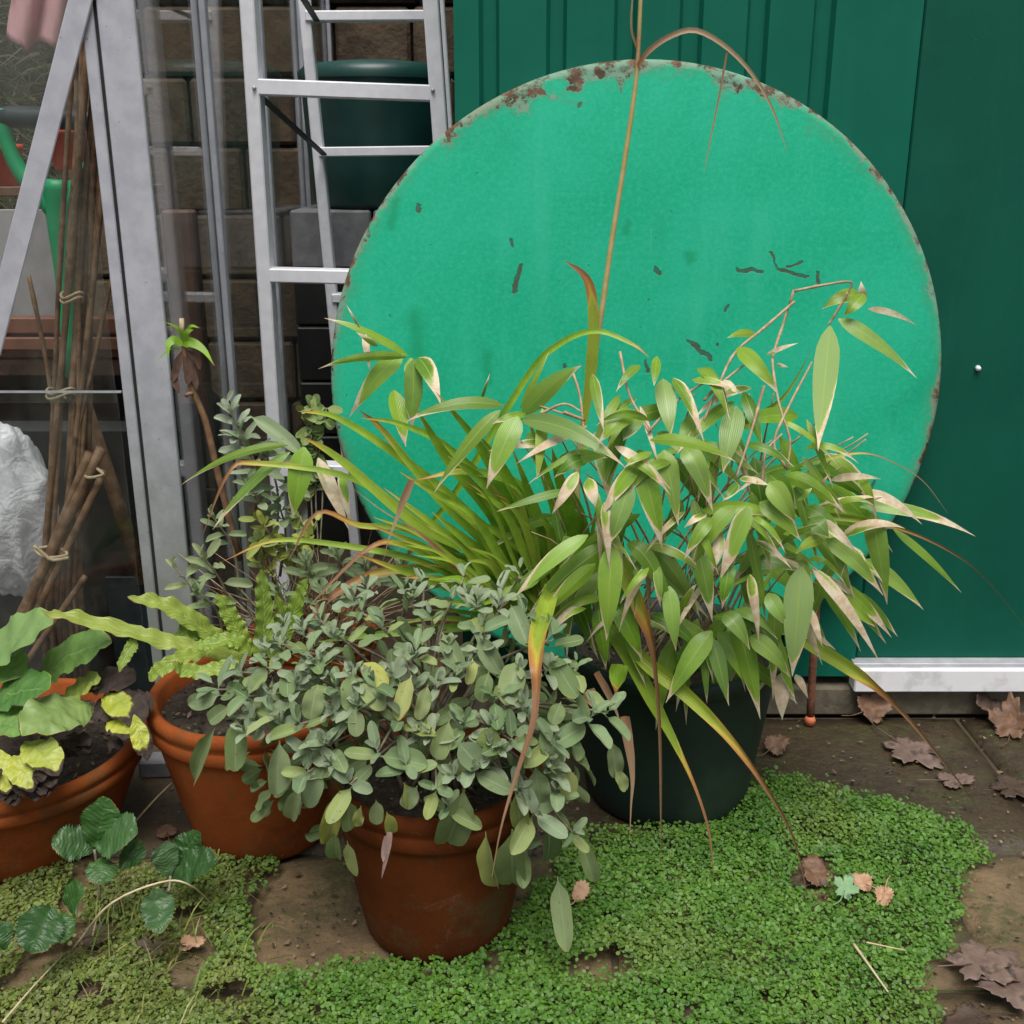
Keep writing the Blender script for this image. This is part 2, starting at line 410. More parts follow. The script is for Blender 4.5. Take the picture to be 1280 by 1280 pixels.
# ------------------------------------------------------------------ round metal table leaning on the shed
def disc_mat():
    b = NB('table_paint'); p0 = b.obj()
    n = b.noise(4, 6, .6); nf = b.noise(55, 5, .6); nn = b.node('TexNoise'); nn.inputs['Scale'].default_value = 26; nn.inputs['Detail'].default_value = 5; b.L(p0, nn.inputs['Vector'])
    wob = b.vm('SCALE', b.vm('SUBTRACT', nn.outputs['Color'], (.5, .5, .5)), scale=.035)
    p = b.vm('MULTIPLY', b.vm('ADD', p0, wob), (1, 0, 1))
    mp = b.node('Mapping'); mp.inputs['Scale'].default_value = (1, 1, .15); b.L(p0, mp.inputs[0]); st = b.noise(14, 5, .6, mp.outputs[0])
    c = b.mix(b.step(n, .32, .7), (.009, .40, .215), (.020, .46, .27))
    c = b.mix(b.math('MULTIPLY', b.step(st, .5, .75), .35), c, (.055, .51, .32))
    c = b.mix(b.math('MULTIPLY', b.step(b.noise(110, 5, .7), .42, .7), .5), c, (.05, .51, .32))
    c = b.mix(b.math('MULTIPLY', b.step(b.noise(170, 2), .74, .78), .8), c, (.015, .12, .09))
    for mp_s, sc_, th_ in (((1, 1, .06), 60, .70), ((.08, 1, 1), 45, .72)):      # fine scuffs
        m2 = b.node('Mapping'); m2.inputs['Scale'].default_value = mp_s; m2.inputs['Rotation'].default_value = (0, .5, 0); b.L(p0, m2.inputs[0])
        c = b.mix(b.math('MULTIPLY', b.step(b.noise(sc_, 4, .6, m2.outputs[0]), th_, th_+.05), .45), c, (.16, .52, .40))
    c = b.mix(b.math('MULTIPLY', b.step(b.noise(75, 3), .70, .74), .75), c, (.02, .13, .09))
    c = b.mix(b.math('MULTIPLY', b.step(b.noise(2.6, 7, .68, dist=.8), .52, .7), .4), c, (.010, .29, .155))
    def cap(ax, az, bx, bz, r, soft=0.0):
        a = Vector((ax, 0, az)); d = Vector((bx-ax, 0, bz-az))
        if d.length < 1e-4: d = Vector((1e-3, 0, 0))
        q = b.vm('SUBTRACT', p, tuple(a)); t = b.math('MULTIPLY', b.vm('DOT_PRODUCT', q, tuple(d/d.length_squared), 1), 1.0, clamp=True)
        x = b.node('VectorMath', operation='SCALE'); x.inputs[0].default_value = tuple(d); b.L(t, x.inputs[3])
        l = b.vm('LENGTH', b.vm('SUBTRACT', q, x.outputs[0]), out=1)
        return b.math('SUBTRACT', 1.0, b.step(l, r*(.75-soft*.7), r*(1.1+soft)))
    px2 = lambda x, y: ((x-796)/624., (466-y)/ 606.)      # photo pixel to disc coordinates
    def seg(x0, y0, x1, y1, r, soft=0.0): return cap(*px2(x0, y0), *px2(x1, y1), r*.62/615., soft)
    sm_ = None
    for s in ((522, 385, 522, 425, 15), (610, 430, 612, 460, 9), (858, 310, 858, 318, 8), (780, 275, 780, 285, 7), (500, 250, 495, 280, 8), (745, 430, 745, 450, 10)):
        m = seg(*s, .9); sm_ = m if sm_ is None else b.math('MAXIMUM', sm_, m)
    c = b.mix(b.math('MULTIPLY', sm_, .85), c, (.012, .33, .16))
    ch = None
    for s in ((651, 325, 648, 340, 5), (648, 340, 645, 354, 6), (641, 296, 641, 301, 4), (817, 329, 823, 333, 5), (858, 412, 888, 431, 4.5), (915, 329, 944, 332, 4), (954, 308, 965, 326, 3), (965, 326, 1002, 340, 3.6),
              (978, 325, 992, 318, 3.5), (1014, 334, 1018, 347, 4.5), (897, 417, 897, 417, 3.5), (906, 370, 906, 376, 3), (706, 443, 706, 443, 4.5), (808, 436, 811, 448, 3.5), (472, 268, 466, 285, 6), (527, 262, 531, 258, 3), (722, 145, 722, 149, 4), (1095, 605, 1105, 585, 2.5)):
        m = seg(*s); ch = m if ch is None else b.math('MAXIMUM', ch, m)
    c = b.mix(b.math('MULTIPLY', ch, .85), c, b.mix(b.step(nf, .4, .6), (.085, .05, .035), (.05, .11, .09)))
    # scraped rim: bare grey-buff band and rust, strongest along the upper edge
    sp = b.node('SeparateXYZ'); b.L(p0, sp.inputs[0]); r = b.vm('LENGTH', b.vm('MULTIPLY', p0, (1, 0, 1)), out=1)
    topk = b.step(b.math('DIVIDE', sp.outputs[2], .612), .62, .98)
    big = b.noise(9, 7, .65, dist=.5)
    lim = b.math('SUBTRACT', .606, b.math('MULTIPLY', b.math('ADD', .014, b.math('MULTIPLY', topk, .078)), b.step(big, .38, .72)))
    rr = b.math('ADD', r, b.math('MULTIPLY', b.math('SUBTRACT', b.noise(70, 8, .75), .5), .045))
    bare = b.step(b.math('SUBTRACT', rr, lim), 0.0, .006)
    halo = b.step(b.math('SUBTRACT', b.math('ADD', r, b.math('MULTIPLY', b.math('SUBTRACT', b.noise(18, 6, .7), .5), .05)), b.math('SUBTRACT', lim, .022)), 0.0, .03)
    c = b.mix(b.math('MULTIPLY', halo, .35), c, (.10, .26, .13))
    c = b.mix(b.math('MULTIPLY', bare, .85), c, b.mix(b.step(n, .4, .6), (.24, .26, .19), (.20, .34, .25)))
    rl = b.step(b.math('SUBTRACT', rr, b.math('ADD', lim, .003)), 0.0, .005)
    rust = b.math('MULTIPLY', rl, b.step(b.noise(26, 8, .7), .46, .58))
    for s in ((741, 108, 745, 112, 9), (1057, 172, 1050, 180, 6), (996, 133, 998, 136, 5), (652, 115, 648, 122, 6), (560, 168, 566, 176, 6)): rust = b.math('MAXIMUM', rust, seg(*s))
    c = b.mix(b.math('MULTIPLY', rust, .92), c, b.mix(b.step(nf, .4, .65), (.07, .025, .014), (.19, .075, .04)))
    b.col(c); b.set(Roughness=b.math('ADD', .42, b.math('MULTIPLY', n, .3))); b.b.inputs['Specular IOR Level'].default_value = .18; b.bump(b.math('ADD', b.math('ADD', b.math('MULTIPLY', n, 1.5), b.math('MULTIPLY', b.noise(120, 3), .3)), b.math('MULTIPLY', b.math('MAXIMUM', rust, ch), -1.0)), .35, .004); return b.m
table = thing('folding_table', 'round turquoise green metal table leaning on edge against the shed', 'table')
DR = .612; DC = Vector((.2487, 2.185, .757)); tilt = R(3.4)
table.location = DC; table.rotation_euler = (-tilt, 0, 0)
v = []; f = []; SEG = 128
for r_, y in ((.0, 0.0), (.3, 0.0), (.598, 0.0), (.607, .0015), (.612, .006), (.612, .022), (.606, .022), (.604, .008), (.0, .008)):
    for k in range(SEG):
        a = 2*math.pi*k/SEG; v.append((r_*math.cos(a), y, r_*math.sin(a)))
for i in range(8):
    for k in range(SEG):
        k2 = (k+1) % SEG; f.append((i*SEG+k, i*SEG+k2, (i+1)*SEG+k2, (i+1)*SEG+k))
mk('table_top', v, f, disc_mat(), table)
M_ORANGE = plain('orange_rubber', (.55, .14, .05), (.65, .2, .08), 40, .6)
tinv = (Matrix.Translation(DC) @ Matrix.Rotation(-tilt, 4, 'X')).inverted()
for sx in (-1, 1):
    lx = DC.x + sx*.405
    lg = MB(); lg.tube([tinv @ q for q in spline([(lx-.01*sx, 2.209, .9), (lx-.006*sx, 2.196, .5), (lx, 2.182, .17), (lx+.004, 2.176, .012)], 10)], .0085, 10)
    o = lg.build('leg', M_RUST, table, True)
    ft = MB(); ft.tube([tinv @ Vector(q) for q in ((lx+.004, 2.1755, .02), (lx+.004, 2.1755, .012), (lx+.004, 2.1755, .001))], [.009, .0125, .011], 12); ft.build('rubber_foot', M_ORANGE, o, True)
xb = MB(); xb.tube([tinv @ Vector(q) for q in ((DC.x-.404, 2.1855, .24), (DC.x+.404, 2.1855, .24))], .007, 8); xb.build('cross_bar', M_RUST, table, True)

# ------------------------------------------------------------------ greenhouse
def gal_mat():
    b = NB('galvanised_frame'); n = b.noise(22, 6, .6); wz = b.node('SeparateXYZ'); b.L(b.wpos(), wz.inputs[0])
    c = b.mix(b.step(n, .3, .7), (.40, .41, .46), (.50, .51, .56)); al = b.math('ADD', b.math('SUBTRACT', 1.0, b.math('MULTIPLY', wz.outputs[2], .95)), b.math('MULTIPLY', b.math('SUBTRACT', b.noise(9, 6, .7), .5), .8))
    c = b.mix(b.math('MULTIPLY', b.step(al, .1, .75), .75), c, (.17, .205, .15))     # algae film, thicker on the lower metal
    c = b.mix(b.math('MULTIPLY', b.step(b.noise(120, 3), .68, .75), .6), c, (.1, .1, .1))
    b.col(c); b.set(Roughness=.55, Metallic=.15); b.bump(n, .1, .002); return b.m
def glass_mat(dirt=.10):
    b = NB('dirty_glass'); lw = b.node('LayerWeight'); lw.inputs[0].default_value = .5; fr = b.math('ADD', .04, b.math('MULTIPLY', b.math('POWER', lw.outputs['Facing'], 5.0), .9))
    tr = b.node('BsdfTransparent'); tr.inputs[0].default_value = (.965, .98, .975, 1); gl = b.node('BsdfGlossy'); gl.inputs['Roughness'].default_value = .03
    m1 = b.node('MixShader'); b.L(b.math('MULTIPLY', fr, 1.0, clamp=True), m1.inputs[0]); b.L(tr.outputs[0], m1.inputs[1]); b.L(gl.outputs[0], m1.inputs[2])
    df = b.node('BsdfDiffuse'); df.inputs[0].default_value = (.34, .36, .31, 1); m2 = b.node('MixShader')
    mp = b.node('Mapping'); mp.inputs['Scale'].default_value = (1, 1, .35); b.L(b.wpos(), mp.inputs[0])
    b.L(b.math('MULTIPLY', b.step(b.noise(6, 7, .7, mp.outputs[0]), .36, .8), dirt), m2.inputs[0]); b.L(m1.outputs[0], m2.inputs[1]); b.L(df.outputs[0], m2.inputs[2]); b.L(m2.outputs[0], b.out.inputs[0]); return b.m
M_GAL = gal_mat(); M_GLASS = glass_mat(); M_GLASS2 = glass_mat(.2); M_SEAL = plain('black_seal', (.008, .008, .008), (.02, .018, .016), 60, .7)
gh = thing('greenhouse', 'aluminium framed greenhouse with dirty glass panes beside the ladder', 'greenhouse')
YG = 2.1; GX = -.689; GT = 2.0
m = MB(); m.box((GX, YG, GT/2), (.033, .006, GT/2), None, .002); m.box((GX-.028, YG+.028, GT/2), (.003, .0215, GT/2-.002), None, .001); cp = m.build('corner_post', M_GAL, gh)
m = MB(); m.box((GX-.0365, YG+.004, GT/2-.001), (.003, .005, GT/2-.004)); m.build('seal_strip', M_SEAL, cp)
m = MB(); m.box((GX-.051, YG+.001, GT/2-.002), (.011, .006, GT/2-.006), None, .002); m.build('glazing_bar', M_GAL, gh)
SXX = GX+.012
for i, y in enumerate((2.62, 3.2, 3.8, 4.4)):
    for dx, dy, ww, z1 in ((.006, 0, .014, GT-.03), (-.022, .045, .017, GT-.05)):
        m = MB(); m.box((SXX+dx, y+dy, z1/2+.03), (.007, ww, z1/2-.03), None, .002); m.build('glazing_bar', M_GAL, gh)
for z in (.045, GT-.02): m = MB(); m.box((SXX+.002, 3.28, z), (.012, 1.14, .022), None, .002); m.build('side_rail', M_GAL, gh)
m = MB(); m.box((-1.5, YG+.005, .05), (.77, .014, .028), None, .002); m.build('base_rail', M_GAL, gh)
m = MB(); m.box((-1.5, YG+.005, GT-.02), (.77, .014, .022), None, .002); m.build('eave_rail', M_GAL, gh)
# diagonal brace, bolted over the front glass
a = P(116, -60, 2.088); b_ = P(-12, 440, 2.088); m = MB(); m.bar(a, b_, .040, .004); m.build('brace', M_GAL, gh)
zr = P(100, 490, YG).z
m = MB(); m.box((-1.49, YG+.002, zr), (.735, .003, .0018)); m.build('pane_clip', M_ALU, gh)
m = MB(); m.box((-1.5, YG+.004, (zr+.075)/2), (.735, .0015, (zr-.08)/2)); m.build('glass_pane', M_GLASS, gh)
m = MB(); m.box((-1.5, YG-.002, (zr+GT)/2-.02), (.735, .0015, (GT-zr)/2), None); m.build('glass_pane', M_GLASS, gh)
ys = [2.135, 2.62, 3.2, 3.8, 4.4]
for y0, y1 in zip(ys, ys[1:]):
    m = MB(); m.box((SXX-.004, (y0+y1)/2, 1.02), (.0015, (y1-y0)/2-.005, .95)); m.build('glass_pane', M_GLASS2, gh)
# greenhouse contents -------------------------------------------------
M_CANE = plain('cane', (.14, .075, .036), (.28, .165, .09), 40, .6, .3, c3=(.10, .05, .026), s3=25)
M_TWINE = plain('twine', (.42, .32, .18), (.55, .44, .28), 200, .9, .6)
cb = thing('cane_bundle', 'tall bundle of brown garden canes standing inside the greenhouse glass', 'canes')
for i, (x0, y0, x1, y1, r) in enumerate([(112, -60, 62, 760, .008), (128, 40, 78, 750, .009), (100, -60, 58, 740, .007), (121, 262, 88, 500, .010), (140, 120, 70, 745, .008), (105, -40, 85, 742, .007), (132, -60, 84, 600, .008), (118, -40, 50, 752, .009), (150, 300, 92, 560, .006), (93, -60, 98, 700, .007), (140, -60, 92, 740, .006), (36, 345, 70, 530, .006), (126, -60, 110, 640, .009), (103, 210, 100, 745, .010)]):
    r *= .68
    Y0 = random.uniform(2.19, 2.26); Y1 = random.uniform(2.18, 2.23)
    pts = spline([P(x0, y0, Y0), P((x0+x1)/2+random.uniform(-5, 5), (y0+y1)/2, (Y0+Y1)/2), P(x1, y1, Y1)], 14)
    if y1 > 700: pts.append(Vector((pts[-1].x-.01, pts[-1].y, -.02)))
    rad = [r*(1+.25*math.exp(-((k % 4)-2)**2)) for k in range(len(pts))]
    mb = MB().tube(pts, rad, 8); mb.build('cane', M_CANE, cb, True)
for (cx, cy, hw) in ((90, 372, 14), (76, 492, 18)):
    for q in range(2):
        pts = [P(cx+hw*math.cos(t), cy+q*6-3+4*math.sin(t*2), 2.205+.022*math.sin(t)) for t in [k*2*math.pi/16 for k in range(17)]]
        MB().tube(pts, .0028, 6, False).build('twine', M_TWINE, cb, True)
sb = thing('short_cane_bundle', 'short slanting bundle of canes tied with twine at the post foot', 'canes')
for x0, y0, x1, y1, r in ((127, 560, 28, 765, .011), (131, 588, 44, 768, .008), (112, 566, 34, 760, .009), (107, 720, 74, 768, .007)):
    pts = spline([P(x0, y0, 2.165), P(x1, y1, 2.15)], 8); e = pts[-1]-pts[-2]; pts.append(pts[-1]+e*(max(0.0, pts[-1].z+.01)/-e.z))
    MB().tube(pts, [r*random.uniform(.9, 1.1) for _ in pts], 8).build('cane', M_CANE, sb, True)
for (cx, cy, hw) in ((114, 590, 13), (64, 690, 19)):
    pts = [P(cx+hw*math.cos(t)+3*math.sin(3*t), cy+7*math.sin(t), 2.16-.018*math.sin(t+.6)) for t in [k*2*math.pi/16 for k in range(17)]]
    MB().tube(pts, .0035, 6, False).build('twine', M_TWINE, sb, True)
MB().tube(spline([P(42, 682, 2.135), P(52, 690, 2.137), P(65, 700, 2.14), P(86, 697, 2.142)], 8), .004, 6).build('twine', M_TWINE, sb, True)
# spade handle
M_GRN = plain('green_handle_plastic', (.005, .30, .11), (.012, .37, .15), 10, .4, .05)
M_GRIP = plain('dark_grip', (.012, .022, .026), (.02, .035, .04), 20, .5, .05)
sp = thing('garden_spade', 'green plastic spade handle with a dark grip behind the glass', 'spade')
YS = 2.32
for q in ([(6, 136), (8, 175), (26, 215), (50, 240), (70, 262)], [(122, 146), (124, 180), (110, 215), (92, 240), (74, 262)]):
    pts = spline([P(x, y, YS) for x, y in q], 14); MB().tube(pts, [.014+.010*(i/13)**2 for i in range(14)], 12).build('handle_arm', M_GRN, sp, True)
MB().tube([P(2, 146, YS), P(14, 146, YS), P(115, 150, YS), P(126, 150, YS)], [.018, .021, .021, .018], 14).build('grip', M_GRIP, sp, True)
m = MB().tube(spline([P(73, 225, YS), P(74, 262, YS), P(80, 340, YS), P(92, 470, YS)], 10), [.033, .034, .031, .028, .025, .022, .019, .018, .018, .018], 14); m.build('yoke', M_GRN, sp, True)
m = MB().tube([P(92, 465, YS), Vector((-.83, YS, .28))], .016, 10); m.build('shaft', M_CANE, sp, True)
bl = MB(); bl.box((-.83, YS+.01, .14), (.09, .004, .15), None, .002); bl.build('blade', M_GRIP, sp)
# grey panel, tray, added bench and dark filler box
M_GREYP = plain('grey_board', (.26, .245, .245), (.34, .32, .32), 14, .7, .1)
M_BRWN = plain('brown_tray', (.15, .055, .035), (.22, .09, .055), 20, .6, .2)
M_DARK = plain('black_plastic', (.006, .007, .007), (.014, .015, .014), 10, .5, .05, c3=(.02, .024, .018))
M_WOOD = plain('old_wood', (.11, .055, .035), (.19, .10, .065), 16, .75, .4, c3=(.06, .03, .02), s3=9)
bench = thing('added_bench', 'wooden bench added under the tray, shading the lower greenhouse', 'bench')  # bench added to carry the tray and shade the space below
bz = P(50, 445, 2.5).z
m = MB(); m.box((-1.5, 2.72, bz-.02), (.62, .26, .018), None, .003); m.build('bench_top', M_WOOD, bench)
for x in (-2.05, -.90): m = MB(); m.box((x, 2.93 if x > -1 else 2.5, (bz-.04)/2-.015), (.022, .022, (bz-.04)/2+.015), None, .002); m.build('leg', M_WOOD, bench)
m = MB(); m.box((-1.5, 2.95, .32), (.56, .012, .34)); m.build('dark_backing', M_DARK, bench)  # black backing added so the space under the bench goes dark
bx = MB(); bx.box((-1.22, 2.68, .29), (.45, .2, .32), None, .02); tag(bx.build('dark_filler_box', M_DARK), 'black box added to darken the space under the bench', 'box')  # black box added to make the area behind the canes dark
gp = MB(); pa, pb = P(-60, 430, 2.47), P(112, 238, 2.50)
gp.bar((pa.x+.12, 2.50, bz+.005), (pa.x+.12, 2.515, P(20, 262, 2.5).z), .30, .012); tag(gp.build('board', M_GREYP), 'flat grey board propped up behind the spade handle', 'board')
tr_ = thing('slatted_tray', 'reddish brown slatted tray on the greenhouse bench edge', 'tray')
for (y0, y1, d) in ((394, 414, 0), (418, 434, .004)):
    za, zb = P(40, y1, 2.46).z, P(40, y0, 2.46).z; m = MB(); m.box((-1.02, 2.44-d, (za+zb)/2), (.17, .02, (zb-za)/2), None, .003); m.build('slat', M_BRWN, tr_)
m = MB(); m.box((-1.02, 2.54, bz+.03), (.17, .075, .028), None, .003); m.build('tray_body', M_BRWN, tr_)
M_RED = plain('red_plastic', (.62, .09, .05), (.70, .14, .08), 20, .5, .05)
for px_, py_, lab in ((8, 232, 'orange red plant pot standing left of the spade yoke'), (88, 212, 'small orange red plant pot seen behind the canes')):
    c = P(px_, py_, 2.62); mm = MB().lathe([(.0, 0), (.032, 0), (.042, .075), (.046, .075), (.046, .09), (.04, .09), (.03, .01)], (c.x, c.y, c.z), 24); tag(mm.build('plant_pot', M_RED, None, True), lab, 'pot')
sh = MB(); zs = P(8, 232, 2.62).z; sh.box((-1.5, 2.66, zs-.0105), (.66, .12, .010), None, .002); sf = thing('shelf', 'narrow wooden shelf carrying the red plant pots', 'shelf'); sh.build('shelf_board', M_WOOD, sf)
for x in (-2.05, -.89): m = MB(); m.box((x, 2.74, (zs-.022+bz)/2), (.012, .012, (zs-.022-bz)/2)); m.build('shelf_upright', M_WOOD, sf)
# crumpled white bag
def blob(c, s, seed, amp=.35, n=26, k=3.0):
    v = []; f = []
    for j in range(n+1):
        th = math.pi*j/n
        for i in range(n):
            ph = 2*math.pi*i/n; d = Vector((math.sin(th)*math.cos(ph), math.sin(th)*math.sin(ph), math.cos(th)))
            q = d*k+Vector((seed, seed*2, 0)); r = 1+amp*(1-2*abs(noise.noise(q)))*.6+amp*.4*abs(noise.noise(q*2.3))
            v.append(Vector(c)+Vector((d.x*s[0], d.y*s[1], d.z*s[2]))*r)
    for j in range(n):
        for i in range(n):
            i2 = (i+1) % n; f.append((j*n+i, (j+1)*n+i, (j+1)*n+i2, j*n+i2))
    return v, f
b = NB('white_film'); b.col((.95, .95, .97)); b.set(Roughness=.15); b.bump(b.noise(14, 4, .6, dist=1.5), .7, .02); b.translucent((.9, .9, .94, 1), .4); M_BAG = b.m
c = P(12, 640, 2.26); v, f = blob(c, (.085, .075, .165), 4.2, .30, 48, 1.9); tag(mk('plastic_bag', v, f, M_BAG), 'crumpled white plastic bag beside the canes behind the glass', 'bag')
c = P(15, 742, 2.28); st = MB(); st.box((c.x, c.y, .09), (.1, .08, .1), None, .01); tag(st.build('crate', M_DARK), 'black crate under the white plastic bag', 'crate')
# pink hanging cloth at top
b = NB('pink_cloth'); b.col(b.mix(b.noise(30), (.55, .27, .28), (.68, .39, .40))); b.set(Roughness=.9); b.bump(b.noise(12), .3, .01); M_PINK = b.m
v = []; f = []
for j in range(13):
    for i in range(17):
        u = i/16; q = j/12; x = 18+84*u-8*q; y = -50+(112+10*math.sin(u*9)-16*(u < .25))*q
        p = P(x, y, 2.30+.02*math.sin(u*14+q*2)+.01*math.sin(u*5)); v.append(p)
for j in range(12):
    for i in range(16):
        a = j*17+i; f.append((a, a+1, a+18, a+17))
o = mk('cloth', v, f, M_PINK); sol = o.modifiers.new('thick', 'SOLIDIFY'); sol.thickness = .004; tag(o, 'faded pink cloth hanging at the top of the greenhouse', 'cloth')
# wooden upright inside
m = MB(); x = P(236, 400, 2.72).x; hz_ = P(236, 262, 2.72).z; m.box((x, 2.72, hz_/2-.01), (.036, .03, hz_/2+.01), None, .006); tag(m.build('wooden_post', M_WOOD), 'reddish brown wooden post standing inside the greenhouse side glass', 'post')
# ------------------------------------------------------------------ ladder in the gap
M_LAD = plain('ladder_aluminium', (.74, .74, .79), (.82, .82, .86), 40, .4, .05)
lad = thing('step_ladder', 'bright aluminium step ladder standing between greenhouse and shed', 'ladder')
YL, YB = 2.62, 3.25
def vb(x0, y0, x1, y1, Y, wd, dp, name, mat, par, bev=.003):
    m = MB(); m.bar(P(x0, y0, Y), P(x1, y1, Y), wd, dp, (0, 1, 0), bev); return m.build(name, mat, par)
def foot(x0, y0, x1, y1, Y):                  # extend a stile along its line to the ground
    a = P(x0, y0, Y); b_ = P(x1, y1, Y); t = (0-a.z)/(b_.z-a.z); return a, a+(b_-a)*t
for x0, y0, x1, y1, Y, ww in ((307, -70, 343, 515, YL, .032), (534, -70, 551, 170, YL, .034), (374, -70, 418, 400, YB, .03), (546, -40, 560, 170, YB, .03)):
    a, e = foot(x0, y0, x1, y1, Y); m = MB(); m.bar(a, e, ww, .055 if Y == YL else .04, (0, 1, 0), .003); m.build('stile', M_LAD, lad)
for x0, y0, x1, y1, Y, hh in ((318, 109, 540, 117, YL, .034), (334, 343, 556, 348, YL, .032), (350, 585, 572, 590, YL, .032), (383, 21, 550, 20, YB, .026), (400, 190, 556, 188, YB, .026), (416, 372, 560, 370, YB, .026)):
    m = MB(); m.bar(P(x0, y0, Y-.002), P(x1, y1, Y-.002), hh, .05, (0, 1, 0), .003); m.build('rung', M_LAD, lad)
for x, y in ((318, 110), (541, 113)):
    p = P(x, y, YL-.029); MB().tube([p, p-Vector((0, .005, 0))], [.005, .0035], 10).build('rivet', M_ALU, lad, True)
for a, e in (((327, 122), (405, 193)), ((365, -25), (396, 26))):
    m = MB(); m.bar(P(*a, YL+.03), P(*e, YB-.03), .016, .006, (0, .3, 1), .001); m.build('brace', M_DARK, lad)
# water butt + block stand
M_BUTT = plain('butt_green', (.008, .045, .038), (.014, .065, .055), 8, .4, .05)
wb = thing('water_butt', 'dark green plastic water butt standing on grey blocks', 'water butt')
cx = P(470, 160, 3.6).x; z0, z1 = P(470, 262, 3.42).z, P(470, 72, 3.42).z
m = MB().lathe([(0, 0), (.19, 0), (.205, .02), (.212, .12), (.219, .25), (.223, .34), (.224, z1-z0-.05)], (cx, 3.62, z0), 40); m.build('barrel', M_BUTT, wb, True)
m = MB().lathe([(.232, z1-z0-.052), (.234, z1-z0-.03), (.21, z1-z0-.008), (.1, z1-z0+.004), (.0, z1-z0+.006)], (cx, 3.62, z0), 40); m.build('lid', M_BUTT, wb, True)
M_BLK = plain('grey_block', (.16, .16, .17), (.23, .23, .24), 25, .85, .4)
stn = thing('block_stand', 'stack of blocks under the water butt, top course grey, others black', 'stand')
nb = 6; hb = z0/nb
for i in range(nb):
    for xx in (-.125, .125):
        m = MB(); m.box((cx+xx, 3.62, hb*(i+.5)-.015*(i == 0)), (.121, .21, hb/2-.002+.015*(i == 0)), None, .006); m.build('block', M_BLK if i == nb-1 else M_DARK, stn)  # only the top course is grey, lower courses use the black material
# stone wall behind the gap
M_STONE = plain('brown_stone', (.05, .033, .019), (.105, .07, .04), 14, .9, .8, .008, c3=(.08, .06, .035), s3=5)
sw = thing('stone_wall', 'rough brown stone block wall at the back of the gap', 'wall')
m = MB(); m.box((-.81, 4.50, 1.1), (.89, .05, 1.12)); m.build('mortar_core', M_SOIL, sw)
for j in range(9):
    x = -1.70
    first = True
    while x < .06:
        wd = random.uniform(.26, .42) if not (first and j % 2) else .18
        first = False; wd = min(wd, .08-x+.02)
        if wd < .06: break
        m = MB(); m.box((x+wd/2, 4.44+random.uniform(-.006, .006), -.0+j*.245+.1225), (wd/2-.006, .05, .1165), None, .012); m.build('stone', M_STONE, sw); x += wd
# hedge bank behind the greenhouse
def tuft_mesh(n, gen):
    v = []; f = []; c = []
    for i in range(n):
        p, d, s, L, wd, col = gen(i); k = len(v)
        q = p+d*L*.5+s*0; e = p+d*L+Vector((0, 0, -L*.2))
        v += [p-s*wd, p+s*wd, q+s*wd*.8, q-s*wd*.8, e]; f += [(k, k+1, k+2, k+3), (k+3, k+2, k+4)]; c += [col]*5
    return v, f, c
b = NB('tinted_foliage'); at_ = b.node('Attribute', attribute_name='tint'); b.col(at_.outputs[0]); b.set(Roughness=.55); b.translucent(at_.outputs[0], .2); M_TINT = b.m
def hg(i):
    x = random.uniform(-3.6, -1.72); z = random.uniform(0, 2.5); y = 5.0+random.uniform(-.15, .15)+.08*noise.noise(Vector((x*3, 0, z*3)))
    d = Vector((random.uniform(-1, 1), random.uniform(-.8, 0), random.uniform(-.3, 1))).normalized(); s = d.cross(Vector((0, 1, .2))).normalized()
    t = random.random(); col = (.22+.12*t, .21+.1*t, .15+.07*t, 1) if random.random() < .6 else (.07+.05*t, .10+.05*t, .04, 1)
    return Vector((x, y, z)), d, s, random.uniform(.08, .3), random.uniform(.002, .006), col
v, f, c = tuft_mesh(9000, hg)
tag(mk('hedge', v, f, M_TINT, None, None, False, c), 'tangled dry grey green hedge beyond the greenhouse', 'hedge', kind='stuff')
hb_ = MB(); hb_.box((-2.5, 5.35, 1.2), (1.5, .18, 1.25), None, .05); struct(hb_.build('bank', plain('bank_earth', (.05, .05, .03), (.10, .095, .06), 8, .9, .8, .02)), 'earth bank behind the hedge')

